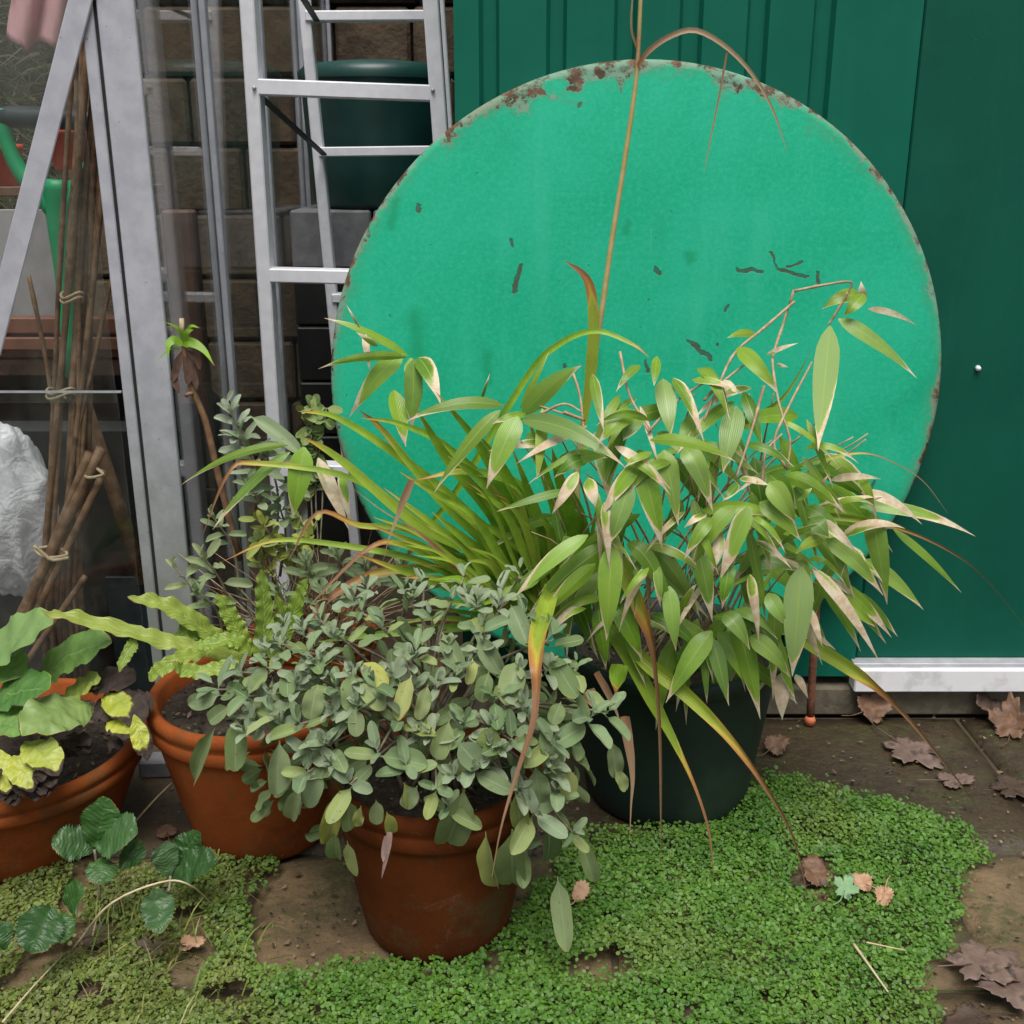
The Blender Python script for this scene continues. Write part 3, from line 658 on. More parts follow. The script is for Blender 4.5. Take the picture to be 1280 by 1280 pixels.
# ------------------------------------------------------------------ pots
def pot(name, label, x, y, h, rt, rb, mat, rimh=.055, rimt=.012, plastic=False, group=None, cat='plant pot'):
    t = thing(name, label, cat, group); t.location = (x, y, 0)
    rl = rt-rimt; hb = h-rimh
    pr = [(0, 0), (rb-.02, 0), (rb-.006, .004), (rb, .014)]
    for i in range(1, 9): pr.append((rb+(rl-rb)*(i/8)**.9, .014+(hb-.014)*i/8))
    m = MB().lathe(pr, seg=64, wob=.006); m.build('body', mat, t, True)
    if plastic: rp = [(rl, hb), (rt-.004, hb+.002), (rt, hb+.008), (rt+.001, h-.008), (rt-.004, h), (rt-.012, h-.002), (rt-.016, h-.05), (rl-.02, h-.10)]
    else: rp = [(rl-.001, hb-.004), (rt-.006, hb), (rt-.001, hb+.008), (rt-.001, hb+rimh*.45), (rt-.005, hb+rimh*.52), (rt, hb+rimh*.62), (rt+.001, h-.010), (rt-.004, h-.002), (rt-.012, h), (rt-.021, h-.006), (rt-.024, h-.05), (rl-.03, h-.1)]
    m = MB().lathe(rp, seg=64, wob=.006); m.build('rim', mat, t, True)
    v = []; f = []; n = 28; rs = rt-.02; zs = h-.035
    v.append((0, 0, zs+.012))
    for j in range(1, 9):
        for i in range(n):
            a = 2*math.pi*i/n; r = rs*j/8; q = Vector((r*math.cos(a), r*math.sin(a), 0)); v.append((q.x, q.y, zs+.010*noise.noise(q*40+Vector((x*9, y, 0)))+.008*(1-j/8)))
    for i in range(n): f.append((0, 1+i, 1+(i+1) % n))
    for j in range(7):
        for i in range(n): i2 = (i+1) % n; f.append((1+j*n+i, 1+(j+1)*n+i, 1+(j+1)*n+i2, 1+j*n+i2))
    mk('soil', v, f, M_SOIL, t)
    cv = []; cf = []; cc = []
    for i in range(260):
        a = random.uniform(0, 6.283); r = rs*math.sqrt(random.random())*.97; p = Vector((r*math.cos(a), r*math.sin(a), zs+.008+.006*random.random())); s_ = random.uniform(.002, .008); e1 = Vector((random.gauss(0, 1), random.gauss(0, 1), random.gauss(0, .5))).normalized()*s_; e2 = e1.cross(Vector((random.gauss(0, .5), random.gauss(0, .5), 1))).normalized()*s_*random.uniform(.3, 1)
        k_ = len(cv); cv += [p-e1, p-e2, p+e1, p+e2]; cf.append((k_, k_+1, k_+2, k_+3)); cc += [random.choice(((.12, .07, .04, 1), (.03, .02, .014, 1), (.20, .13, .08, 1), (.05, .06, .02, 1)))]*4
    mk('soil_crumbs', cv, cf, M_TINT, t, None, False, cc)['kind'] = 'stuff'; return t
pot('terracotta_bowl', 'wide low terracotta bowl with rotting yellow leaves over its rim', -.91, 1.77, .20, .24, .17, M_TERRA, .05, .014)
pot('terracotta_pot', 'terracotta pot holding crinkled hart\'s tongue fern fronds', -.462, 1.785, .29, .188, .125, M_TERRA, .06)
pot('terracotta_pot', 'terracotta pot coloured dark for the shade of the grey green sage bush', -.121, 1.523, .295, .168, .118, M_TERRA_SHADE, .06)
pot('plastic_planter', 'large dark green plastic planter holding the bamboo', .305, 1.92, .325, .205, .158, M_PLPOT, .035, .008, True, cat='planter')
pot('terracotta_pot', 'small terracotta pot of dry stems near the greenhouse corner', -.40, 2.02, .30, .13, .09, M_TERRA, .045)

# ------------------------------------------------------------------ bamboo
bamboo = thing('bamboo_plant', 'leafy bamboo with pale dried leaf tips growing in the green planter', 'bamboo')
BPROF = [(0, .10), (.05, .45), (.12, .78), (.2, .95), (.3, 1), (.45, .93), (.6, .76), (.75, .5), (.86, .25), (.94, .09), (1, .01)]
def YF(x, y, back=0.0):
    q = ((x-830)/345)**2+((y-650)/270)**2
    return 1.93-.30*math.sqrt(max(0, 1-q))+back
def leafc(o, d, yl=0.0, pl=0.0): o.color = (d, yl, pl, 1)
def bleaf(bx, by, tx, ty, wd, bend=0, dry=.25, yel=.1, pale=.0, back=0.0, par=bamboo, mat=M_BAM, prof=BPROF, n=12, fold=None, dy=None):
    Yb = YF(bx, by, back); Yt = min(Yb, YF(tx, ty, back))-.02 if dy is None else Yb+dy
    mx, my = (bx+tx)/2, (by+ty)/2-bend
    a = P(bx, by, Yb); c = P(tx, ty, Yt); mid = P(mx, my, (Yb+Yt)/2-.012)
    path = [a*(1-t)**2+(mid*2-(a+c)*.5)*2*t*(1-t)+c*t*t for t in [i/(n-1) for i in range(n)]]
    W = wd*.79/2/F*depth(mid)
    rl = random.uniform(-.45, .45); hint = Vector((random.uniform(-.25, .25), 0, .35))
    v, f, uv = ribbon(path, W, prof, lambda p, t: (tocam(p)+hint).normalized(), 6, random.uniform(-.22, .18) if fold is None else fold, rl, random.uniform(0, .10), random.uniform(1, 2), random.uniform(-.3, .3), random.uniform(0, 6))
    o = mk('leaf', v, f, mat, par, uv); leafc(o, dry, yel, pale); return o
def batch(ox, oy, sc, rows):
    for r in rows:
        bx, by, tx, ty, wd = r[:5]; bend = r[5] if len(r) > 5 else 0
        dry = r[6] if len(r) > 6 else random.uniform(.26, .46); yel = r[7] if len(r) > 7 else random.uniform(0, .35); pl = r[8] if len(r) > 8 else random.choice((0, 0, 0, .1, .35)); bk = r[9] if len(r) > 9 else random.uniform(-.03, .03)
        bleaf(ox+bx*sc, oy+by*sc, ox+tx*sc, oy+ty*sc, wd*sc, bend*sc, dry, yel, pl, bk)
q = .25
batch(600, 300, q, [(210, 880, 510, 628, 130, 30, .2, .1, .3), (200, 840, 345, 560, 45, 0, .15, .5), (320, 830, 285, 1200, 80, -20, .2, .7, 0), (205, 900, 725, 1135, 125, 60, .3, .1, .5), (190, 880, 32, 1245, 160, 20, .4, .1, .2), (800, 625, 680, 760, 60, 20), (885, 580, 870, 730, 65, 0), (915, 695, 955, 985, 135, 0, .15, .3, .6), (965, 690, 1122, 1015, 95, 40, .65), (770, 850, 590, 1020, 120, 20), (800, 870, 715, 1005, 110, 0, .35), (850, 1000, 1280, 1110, 80, 40, .2), (560, 670, 620, 960, 70, 10, .55, .3), (1060, 700, 1280, 755, 60, 20, .6), (1090, 640, 1250, 900, 90, 50, .2), (700, 860, 620, 1240, 90, 0, .2, 0, 0, .06), (1060, 860, 1010, 1120, 110, 0, .3, .1, .4, .04)])
batch(440, 400, q, [(740, 450, 410, 865, 95, 30, .25), (760, 430, 265, 512, 85, 50, .3, .2, .2), (870, 470, 700, 520, 60, 10), (280, 180, -140, -10, 65, 25, .3), (275, 185, -170, 245, 60, 30, .3, .2), (255, 170, -15, 490, 125, 40, .38, .1, .2), (290, 190, 335, 400, 110, 10, .25, 0, .3), (330, 190, 445, 425, 120, 40, .62, .1, 0), (310, 195, 300, 545, 140, -10, .32, 0, .4), (210, 350, 270, 635, 120, 0, .35), (880, 560, 960, 800, 60, 0, .2, 0, 0, .06), (1180, 690, 1010, 790, 90, 20, .2, 0, 0, .02), (1010, 740, 1280, 690, 110, 30, .15, 0, 0), (640, 420, 690, 265, 20, 0, .5), (130, 130, 20, 60, 40, 0, .7)])
batch(640, 560, q, [(645, 60, 438, 355, 135, 30, .6), (760, 10, 832, 390, 150, 20, .25, .35, .3), (860, 0, 1005, 320, 140, 50, .35, .2, .4), (650, 90, 752, 505, 150, 20, .45, 0, .1), (590, 165, 488, 482, 135, -10, .3, 0, .5), (380, 435, 0, 762, 110, 30, .42, .1, .3), (490, 480, 68, 855, 135, 35, .28, .2, 0), (420, 580, 125, 865, 110, 10, .5), (500, 480, 472, 965, 160, 0, .2, .2, .15), (575, 478, 835, 945, 115, 110, .2, .2, 0), (725, 580, 742, 800, 65, 0, .55, 0, .4), (785, 690, 820, 1015, 110, 0, .1, 0, .4), (925, 480, 1002, 868, 130, 20, .45, .1, .2), (1115, 290, 880, 620, 110, 40, .25), (1185, 290, 1038, 668, 135, 10, .6, .1, .2), (1090, 560, 1050, 805, 95, 0, .3, 0, 0), (1000, 915, 768, 1275, 145, 20, .22, .1, .2), (1000, 950, 1085, 1290, 105, 10, .2, 0, .35), (1030, 920, 1238, 1285, 130, 40, .25, .1, .1), (1060, 830, 1190, 1010, 120, 30, .15), (1110, 810, 1330, 960, 95, 40, .2), (520, 780, 652, 1065, 135, 20, .25, 0, 0, .03), (430, 790, 470, 1112, 110, 0, .25, 0, 0, .03), (330, 120, 200, 330, 80, 0, .8), (380, 150, 420, 300, 90, 0, .75), (1000, 350, 860, 560, 90, 20, .4, .2, 0), (970, 330, 860, 400, 60, 10, .8), (1160, 160, 1290, 190, 50, 10, .7), (700, 20, 560, 100, 60, 10, .4), (960, 990, 975, 1280, 60, 0, .3), (1130, 180, 1050, 270, 60, 0, .5), (560, 270, 520, 560, 90, 0, .25, 0, 0, .06), (850, 260, 760, 470, 90, 0, .3, 0, 0, .06), (1050, 430, 990, 640, 80, 0, .85), (880, 1000, 700, 1180, 80, 0, .2, 0, 0, .06)])
e = .28125
batch(920, 580, e, [(550, 190, 1065, 322, 75, 40, .6, .1, .2), (600, 215, 672, 625, 130, 20, .25, .1, .3), (700, 290, 1002, 572, 50, 15, .2, .1, .1), (375, 245, 540, 400, 60, 10, .85), (400, 335, 655, 585, 100, 30, .35), (355, 470, 555, 835, 90, 20, .25), (340, 465, 640, 885, 70, 40, .9), (455, 530, 692, 772, 75, 20, .6), (290, 455, 250, 945, 165, -6, .3, .1, .95), (385, 340, 265, 400, 70, 20, .1, .6, 0), (105, 170, 292, 345, 105, 20, .2, .2), (150, 80, 265, 265, 125, 10, .15), (240, 60, 492, 222, 95, 40, .35), (0, 680, 108, 1135, 125, 20, .3, .1, .1), (60, 770, 245, 955, 110, 30, .2), (20, 655, 212, 865, 105, 30, .2, 0, .4), (210, 925, 205, 1140, 100, 0, 1.0), (265, 935, 322, 1045, 50, 10, 1.0), (140, 575, 225, 720, 95, 0, .2, 0, .5), (310, 190, 480, 330, 90, 20, .3), (460, 320, 470, 500, 80, 0, .25), (330, 240, 420, 330, 100, 10, .2, 0, .4), (520, 370, 590, 500, 60, 0, .8), (90, 340, 250, 470, 50, 20, .85), (330, 640, 385, 815, 45, 0, .9), (160, 480, 60, 650, 40, 0, .6), (480, 600, 620, 725, 70, 0, .2)])
batch(880, 320, q, [(630, 350, 570, 975, 160, 0, .38, .1, .95), (670, 315, 1065, 612, 105, 30, .25, .2, .4), (790, 200, 590, 265, 105, 25, .05, .6, 0), (800, 190, 700, 300, 90, 0, .05, .3, 0), (795, 240, 785, 125, 62, 0, 1.0), (820, 265, 1065, 348, 42, 20, 1.0), (265, 390, 115, 410, 60, 15, .1, .6), (165, 460, 372, 695, 105, 25, .3, .3, 0), (310, 495, 472, 435, 32, 5, .9), (360, 540, 422, 556, 24, 0, .9), (200, 680, 292, 965, 95, 20, .1, 0, 0), (160, 750, 95, 1085, 155, 0, .15, .1, .6), (0, 555, 132, 785, 75, 20, .15, .2), (0, 930, 275, 1092, 65, 15, .3, .1, .3), (400, 1100, 700, 1285, 100, 40, .3), (320, 1090, 465, 1265, 130, 20, .2), (180, 1112, 305, 1150, 45, 10, .8), (100, 620, 175, 690, 50, 0, .9), (30, 640, 185, 680, 40, 10, .95), (560, 1180, 625, 1090, 30, 0, .8), (470, 1215, 540, 1160, 60, 0, .2)])
batch(200, 380, q, [(720, 715, 662, 1075, 155, 0, .25, .1, .1, -.12), (650, 740, 262, 1130, 85, 40, .35, .1, .2, -.12), (640, 705, 105, 905, 55, 50, .2, .3, 0, -.12), (790, 770, 945, 1130, 95, 0, .95, 0, 0, -.1), (900, 830, 950, 1100, 60, 0, .7, 0, 0, -.1), (1020, 140, 1050, 340, 45, 0, .95), (1000, 120, 930, 0, 18, 0, .9)])
# fuller inner foliage, behind the leaves above
SPR = []
for i in range(72):
    a = random.uniform(0, 2*math.pi); rr = math.sqrt(random.random())
    x = 875+215*rr*math.cos(a); y = 660+175*rr*math.sin(a)
    ang = random.gauss(0, .7)+(x-830)/400
    L = random.uniform(80, 125); bleaf(x, y, x+L*math.sin(ang), y+L*abs(math.cos(ang)), random.uniform(19, 30), random.uniform(2, 14), random.choice((.2, .25, .3, .35, .45, .6)), random.uniform(0, .4), random.choice((0, 0, .3)), random.uniform(.04, .14))
for i in range(66):
    a = random.uniform(0, 2*math.pi); rr = math.sqrt(random.random()); x = 870+220*rr*math.cos(a); y = 640+165*rr*math.sin(a); ang = random.gauss(0, .9)+(x-830)/300
    L = random.uniform(55, 100); bleaf(x, y, x+L*math.sin(ang), y+L*math.cos(ang)*.8+12, random.uniform(10, 18), random.uniform(2, 16), random.choice((.25, .35, .5, .8, 1.0)), random.uniform(0, .5), 0, random.uniform(-.01, .05))
# culms and twigs
def culm(pts, r0, r1, mat=M_CULM, name='culm', par=bamboo, n=14):
    path = spline(pts, n); rad = [(r0+(r1-r0)*i/(n-1))*(1.25 if i % 5 == 4 else 1) for i in range(n)]
    return MB().tube(path, rad, 7).build(name, mat, par, True)
SO = Vector((.305, 1.92, .28))
for i in range(34):
    a = random.uniform(0, 6.283); r = random.uniform(.02, .15); b0 = SO+Vector((r*math.cos(a), r*math.sin(a)*.8, 0))
    tx = 870+random.uniform(-190, 220); ty = 640+random.uniform(-150, 120); tp = P(tx, ty, YF(tx, ty, .07))
    md = b0.lerp(tp, .55)+Vector((0, .02, .06)); culm([b0, md, tp], .0032, .0012, random.choice((M_CULM, M_DEADSTEM)))
for rows in ([(450, 175), (600, 145), (733, 130), (722, 185)], [(720, 180), (650, 300), (620, 345)], [(450, 170), (400, 330), (350, 480), (345, 570), (380, 760), (430, 920), (415, 1070)], [(450, 230), (300, 360), (150, 490), (60, 680), (0, 820)], [(300, 650), (230, 900), (160, 1110)], [(410, 1060), (350, 940), (420, 760), (540, 530)], [(290, 1130), (310, 980), (390, 890)], [(0, 720), (80, 640), (200, 545)]):
    culm([P(880+x*q, 320+y*q, YF(880+x*q, 320+y*q)-.005) for x, y in rows], .0026, .0016, M_DEADSTEM, 'twig', n=18)
for rows in ([(420, 860), (520, 900), (300, 830)], [(840, 960), (990, 800), (1160, 690)], [(700, 560), (750, 780), (860, 960)], [(460, 650), (500, 780), (520, 960)], [(300, 870), (420, 820), (510, 860)]):
    culm([P(600+x*q, 300+y*q, YF(600+x*q, 300+y*q)+.01) for x, y in rows], .0024, .0014, M_DEADSTEM, 'twig', n=14)
for i in range(40):       # dead thin stalks in the heart of the clump
    x = random.uniform(690, 960); y = random.uniform(620, 830); an = random.gauss(.1, .5); L = random.uniform(60, 130)
    culm([P(x, y, YF(x, y, .08)), P(x+L*math.sin(an)*.5+4, y-L*.5, YF(x, y, .06)), P(x+L*math.sin(an), y-L*math.cos(an), YF(x, y, .05))], .0016, .0008, M_DEADSTEM, 'twig', n=7)

# ------------------------------------------------------------------ strap leaved plant
strap = thing('strap_leaf_plant', 'arching strap leaves turning yellow and orange beside the bamboo', 'plant')
SPROF = [(0, .8), (.15, 1), (.45, .95), (.7, .7), (.88, .38), (1, .03)]
DPROF = [(0, .85), (.18, 1), (.32, .86), (.42, .56), (.55, .34), (.8, .2), (1, .04)]
def sleaf(pts, wd, dry=.25, yel=.2, Y0=1.85, Y1=1.70, prof=SPROF, n=26, fold=.35, roll=0, par=strap, name='leaf', mat=None):
    m = len(pts)-1; path = spline([P(x, y, Y0[i] if isinstance(Y0, list) else Y0+(Y1-Y0)*i/m) for i, (x, y) in enumerate(pts)], n)
    W = wd/2/F*depth(path[n//2])
    v, f, uv = ribbon(path, W, prof, lambda p, t: (tocam(p)+Vector((0, 0, .3))).normalized(), 4, fold, roll, .06 if prof is not DPROF else .25, 2, random.uniform(-.3, .3) if prof is not DPROF else random.choice((-1.1, .9, -.7)), random.uniform(0, 6))
    o = mk(name, v, f, mat or M_STRAP, par, uv); leafc(o, dry, yel); return o
B0 = (690, 775)
for pts, wd, dry, yel in [
    ([(668, 770), (600, 660), (520, 587), (425, 524), (372, 514)], 13, .12, .3), ([(670, 772), (610, 700), (520, 655), (425, 575), (378, 546)], 17, .14, .6),
    ([(668, 772), (600, 720), (520, 650), (437, 597), (320, 579), (285, 592), (252, 672)], 9, .38, .4), ([(650, 770), (600, 715), (520, 664), (450, 657), (397, 641), (360, 702)], 9, .42, .5),
    ([(640, 770), (590, 735), (520, 700), (415, 680), (340, 676), (278, 702)], 9, .2, .5), ([(640, 765), (590, 718), (532, 711), (470, 717), (420, 742), (392, 772), (386, 855), (384, 925)], 12, .66, .6),
    ([(650, 770), (570, 715), (500, 680), (455, 690), (382, 762)], 9, .5, .6), ([(690, 770), (640, 640), (600, 560), (545, 490)], 16, .1, .1), ([(680, 770), (620, 650), (560, 575), (520, 510)], 18, .08, .2),
    ([(700, 770), (665, 660), (630, 590), (600, 545)], 18, .05, .1), ([(705, 770), (680, 680), (650, 610), (585, 590), (520, 600)], 16, .2, .2), ([(695, 775), (660, 690), (610, 610), (560, 570)], 20, .05, .2),
    ([(685, 775), (640, 700), (580, 640), (500, 590)], 18, .1, .4), ([(675, 775), (620, 715), (560, 670), (480, 610)], 15, .1, .5), ([(715, 770), (700, 660), (680, 590), (660, 520)], 16, .08, .1),
    ([(720, 770), (715, 660), (700, 600), (690, 560)], 18, .05, .1), ([(700, 778), (655, 700), (625, 650), (600, 620)], 20, .02, .2), ([(660, 775), (600, 740), (540, 690), (460, 655)], 14, .15, .6),
    ([(655, 775), (590, 745), (520, 720), (440, 690)], 13, .2, .5), ([(690, 780), (650, 730), (600, 690), (540, 640)], 20, .04, .2), ([(712, 775), (690, 700), (670, 640), (640, 560)], 17, .06, .1),
    ([(728, 770), (732, 690), (725, 640), (700, 590)], 15, .1, .2), ([(706, 776), (672, 706), (630, 670), (585, 650)], 18, .03, .3), ([(676, 774), (615, 690), (545, 620), (480, 540), (448, 512)], 12, .3, .3),
    ([(540, 655), (580, 600), (660, 470), (700, 430), (745, 414), (790, 430), (812, 447)], 9, .2, .2), ([(690, 760), (640, 640), (560, 560), (500, 530), (450, 522)], 10, .12, .3)]:
    sleaf(pts, wd, dry, yel, 1.86, 1.74)
for i in range(64):
    t = (i % 32)/31; bx = 640+90*t+random.uniform(-10, 10); an = R(-68+78*t+random.gauss(0, 13)); L = random.uniform(90, 260)*(1-.25*t)
    ex, ey = bx+L*math.sin(an), 775-L*math.cos(an)
    sleaf([(bx, 778), (bx+(ex-bx)*.33-3, 778+(ey-778)*.42), (bx+(ex-bx)*.68, 778+(ey-778)*.80), (ex-8*(1-t), ey+random.uniform(0, 14))], random.uniform(5, 13), random.choice((0, 0, 0, .02, .08, .22)), random.uniform(.1, .9), 1.87 if i < 32 else 1.80, (1.80 if i < 32 else 1.72)+random.uniform(-.04, .04))
# long drooping blades over the front and right
for pts, wd, dry, yel, Y0, Y1 in [
    ([(770, 700), (780, 715), (802, 765), (817, 815), (825, 905), (827, 1005), (826, 1092)], 17, .72, .9, 1.68, 1.63), ([(806, 690), (811, 720), (812, 765), (814, 800)], 9, 1.3, 1, 1.68, 1.66),
    ([(755, 785), (775, 805), (812, 875), (843, 930), (868, 985), (885, 1040), (893, 1100)], 19, .48, .5, 1.72, 1.62), ([(790, 812), (815, 835), (860, 870), (909, 919), (949, 971), (985, 1030), (1004, 1090), (1017, 1175)], 16, .62, .8, 1.70, 1.55),
    ([(985, 786), (1013, 805), (1063, 836), (1094, 858), (1122, 884), (1148, 912), (1195, 971), (1232, 1024)], 15, .68, .8, 1.76, 1.72), ([(960, 636), (1000, 642), (1077, 650), (1134, 664), (1190, 690), (1232, 723), (1285, 788)], 8, .62, .7, 1.74, 1.70),
    ([(960, 590), (985, 588), (1030, 575), (1080, 567), (1120, 580), (1155, 603), (1185, 642)], 6, .6, .6, 1.78, 1.75), ([(930, 535), (980, 495), (1015, 435)], 9, .1, .9, 1.76, 1.74),
    ([(690, 735), (682, 765), (674, 795), (671, 830), (671, 862), (667, 905), (645, 975), (627, 1035), (615, 1096)], 22, .74, .7, [1.66, 1.58, 1.47, 1.37, 1.35, 1.33, 1.31, 1.29, 1.285], 0), ([(781, 895), (785, 930), (790, 975), (788, 1010), (787, 1047)], 11, 1.4, 1, 1.66, 1.62),
    ([(745, 840), (770, 890), (782, 940)], 8, 1.3, 1, 1.68, 1.66), ([(1000, 600), (940, 640), (905, 690)], 9, .3, .3, 1.72, 1.7), ([(735, 862), (742, 880), (748, 890)], 15, 1.3, 1, 1.66, 1.65), ([(775, 830), (772, 858), (770, 882)], 20, .55, .2, 1.67, 1.65),
    ([(612, 745), (560, 700), (520, 664), (480, 640), (440, 610)], 7, 1.0, 1, 1.76, 1.72), ([(515, 600), (500, 640), (488, 670), (478, 705)], 8, 1.4, 1, 1.72, 1.70)]:
    sleaf(pts, wd*1.2, dry, yel, Y0, Y1, DPROF, 34, .6)
# tall reed with its sheath and bent dry blades
reed = thing('tall_reed', 'tall straw coloured reed stem rising in front of the table top', 'reed')
rp = [P(x, y, Y) for x, y, Y in ((722, 640, 1.84), (728, 540, 1.84), (737, 480, 1.83), (752, 390, 1.83), (765, 300, 1.83), (781, 200, 1.83), (794, 110, 1.83), (798, 60, 1.83), (802, -30, 1.83), (806, -120, 1.83))]
rp[0:0] = [Vector((.18, 1.86, .29))]
rpath = spline(rp, 30); MB().tube(rpath, [.0062-.0036*i/29 for i in range(30)], 9).build('stem', plain('reed_stem', (.42, .33, .10), (.50, .42, .20), 40, .5, .1, c3=(.36, .2, .09), s3=7), reed, True)
sleaf([(728, 540), (738, 470), (742, 400), (734, 350), (705, 325)], 15, .42, 1, 1.825, 1.81, [(0, .5), (.3, 1), (.7, .8), (.88, .4), (1, .02)], 18, .3, par=reed, name='blade')
sleaf([(798, 82), (810, 65), (835, 47), (868, 38), (905, 57), (938, 90), (965, 135), (985, 192)], 7, 1.25, 1, 1.825, 1.80, par=reed, name='blade')
sleaf([(909, 64), (900, 115), (889, 170), (880, 218)], 2.6, 1.3, 1, 1.81, 1.80, par=reed, name='blade')
sleaf([(796, 60), (789, 30), (793, -30)], 3, 1.2, 1, 1.825, 1.82, par=reed, name='blade')

# ------------------------------------------------------------------ sage
sage = thing('sage_bush', 'sprawling grey green sage bush spilling over the front terracotta pot', 'sage')
SC = Vector((-.145, 1.56, .33)); SA = Vector((.36, .23, .235))
SGP = [(0, .06), (.08, .09), (.154, .40), (.23, .74), (.31, .9), (.45, 1), (.55, 1), (.66, .98), (.77, .92), (.86, .80), (.93, .58), (1, .2)]
def sage_mesh(i):
    rr = random.Random(i); arch = rr.uniform(-.05, .25); fold = rr.uniform(.05, .3); n = 14; bw = rr.uniform(-.04, .04)
    path = [Vector((bw*math.sin(t*3), t, -arch*t*t)) for t in [j/(n-1) for j in range(n)]]
    v, f, uv = ribbon(path, .5, SGP, Vector((0, 0, 1)), 4, fold, 0, rr.uniform(0, .12), 2, rr.uniform(-.25, .25), rr.uniform(0, 6))
    me = bpy.data.meshes.new('leaf'); me.from_pydata([tuple(p) for p in v], [], f); l = me.uv_layers.new(name='uv')
    idx = np.zeros(len(me.loops), dtype=np.int32); me.loops.foreach_get('vertex_index', idx); l.data.foreach_set('uv', np.asarray(uv, dtype=np.float32)[idx].ravel())
    me.polygons.foreach_set('use_smooth', [True]*len(me.polygons)); me.materials.append(M_SAGE); return me
SM = [sage_mesh(i) for i in range(8)]
def place(me, base, tip, nrm, wd, par, name='leaf'):
    d = tip-base; L = d.length; y = d/L; x = y.cross(nrm)
    if x.length < .01: x = y.cross(Vector((1, .3, .2)))
    x.normalize(); z = x.cross(y)
    o = link(name, me, par); M = Matrix.Identity(4)
    for i in range(3): M[i][0] = x[i]*wd; M[i][1] = y[i]*L; M[i][2] = z[i]*L; M[i][3] = base[i]
    o.matrix_local = M; return o
def sagepos(x, y):
    p, n = onell(x, y, SC, SA)
    for cx_, cy_, r_ in ((-.121, 1.523, .188), (-.462, 1.785, .20)):
        p = P(x, y, p.y)
        if abs(p.x-cx_) < r_ and p.z < .31: p = P(x, y, min(p.y, cy_-math.sqrt(r_*r_-(p.x-cx_)**2)))
    return P(x, y, p.y), n
hang = [  # attach px, tip px, width px, yellow
    (266, 915, 234, 983, 23, .15), (295, 903, 295, 965, 27, .1), (349, 932, 346, 992, 27, .15), (374, 987, 358, 1030, 20, .2), (402, 968, 382, 1010, 24, .05), (423, 996, 407, 1060, 23, .75), (436, 1004, 437, 1040, 22, .15), (470, 1003, 470, 1031, 17, .2), (451, 1010, 447, 1036, 13, .7), (484, 1018, 492, 1046, 16, .6), (435, 1056, 443, 1095, 18, .5), (420, 1042, 415, 1080, 19, .1), (506, 982, 518, 1014, 18, .55), (578, 993, 556, 1068, 42, .15), (608, 1048, 613, 1120, 23, .65),
    (513, 850, 499, 901, 21, .8), (534, 860, 524, 900, 18, .35), (590, 826, 586, 854, 15, .85), (610, 843, 600, 876, 21, .1), (440, 846, 441, 889, 28, .1), (452, 856, 481, 886, 23, .3), (445, 888, 446, 921, 20, .2), (396, 860, 388, 899, 26, .25), (360, 842, 359, 871, 20, .05), (690, 821, 721, 872, 26, .05), (646, 830, 634, 882, 31, .2), (617, 910, 606, 954, 30, .25), (676, 915, 700, 967, 24, .1), (712, 965, 710, 1004, 23, .7), (670, 962, 678, 1010, 28, .05), (640, 1045, 634, 1118, 39, .15), (685, 1034, 690, 1084, 28, .05), (724, 1050, 746, 1103, 18, .1), (765, 930, 771, 972, 20, .15), (698, 1105, 708, 1190, 27, .15), (575, 930, 600, 958, 30, .05), (770, 965, 783, 988, 16, .4), (600, 800, 625, 840, 24, .1), (455, 830, 484, 858, 24, .95), (555, 795, 575, 835, 22, .15), (640, 760, 655, 800, 24, .05), (700, 880, 690, 905, 20, .1), (270, 870, 235, 880, 22, .05), (285, 885, 262, 902, 20, .1), (520, 985, 505, 1010, 20, .1), (645, 995, 652, 1040, 22, .3), (560, 905, 545, 950, 24, .2)]
for ax, ay, tx, ty, wd, yl in hang:
    a, na = sagepos(ax, ay); tp, _ = sagepos(tx, ty); tp = P(tx, ty, min(tp.y, a.y)-.004); a = P(ax, ay, a.y-.010)
    st_ = P(ax+random.uniform(-4, 4), ay-(ty-ay)*.3, a.y+.004); ext = a+(a-tp)*.12
    o = place(random.choice(SM), ext, tp, (tocam(a)+Vector((random.uniform(-.4, .4), 0, random.uniform(0, .4)))).normalized(), wd*1.05/F*depth(a), sage); leafc(o, .30 if yl > .7 else .05, yl, random.uniform(0, .3))
ros = [(625, 742, 1.25, .8), (565, 752, .9, .3), (505, 742, .9, .2), (480, 785, 1.0, .3), (540, 775, 1.0, .4), (602, 792, 1.0, .3), (432, 800, 1.0, .2), (452, 765, .8, .2), (352, 805, .9, .6), (335, 835, 1.0, .3), (272, 862, 1.1, .5), (385, 815, .9, .2), (310, 870, 1.0, .3), (342, 890, .8, .7), (412, 930, 1.0, .5), (375, 905, .9, .2), (472, 940, 1.1, .5), (508, 958, .9, .4), (590, 962, 1.0, .6), (655, 770, 1.0, .2), (692, 800, 1.1, .2), (720, 835, .8, .2), (738, 897, 1.1, .5), (669, 1018, 1.2, .8), (695, 990, .9, .4), (640, 925, .9, .3), (438, 980, 1.0, .5), (545, 985, .8, .2), (580, 905, .8, .2), (520, 815, 1.0, .3), (570, 840, .9, .3), (470, 860, .9, .2), (420, 860, .9, .2), (400, 775, .9, .3), (690, 930, 1.0, .3), (560, 1010, .8, .3), (715, 1040, .8, .4), (620, 870, .8, .2), (655, 1060, .8, .3), (650, 720, .8, .5), (580, 722, .9, .5), (530, 730, .9, .5), (760, 890, .8, .4), (500, 900, .9, .3), (300, 840, .9, .6), (385, 965, .9, .4)]
rosp = []
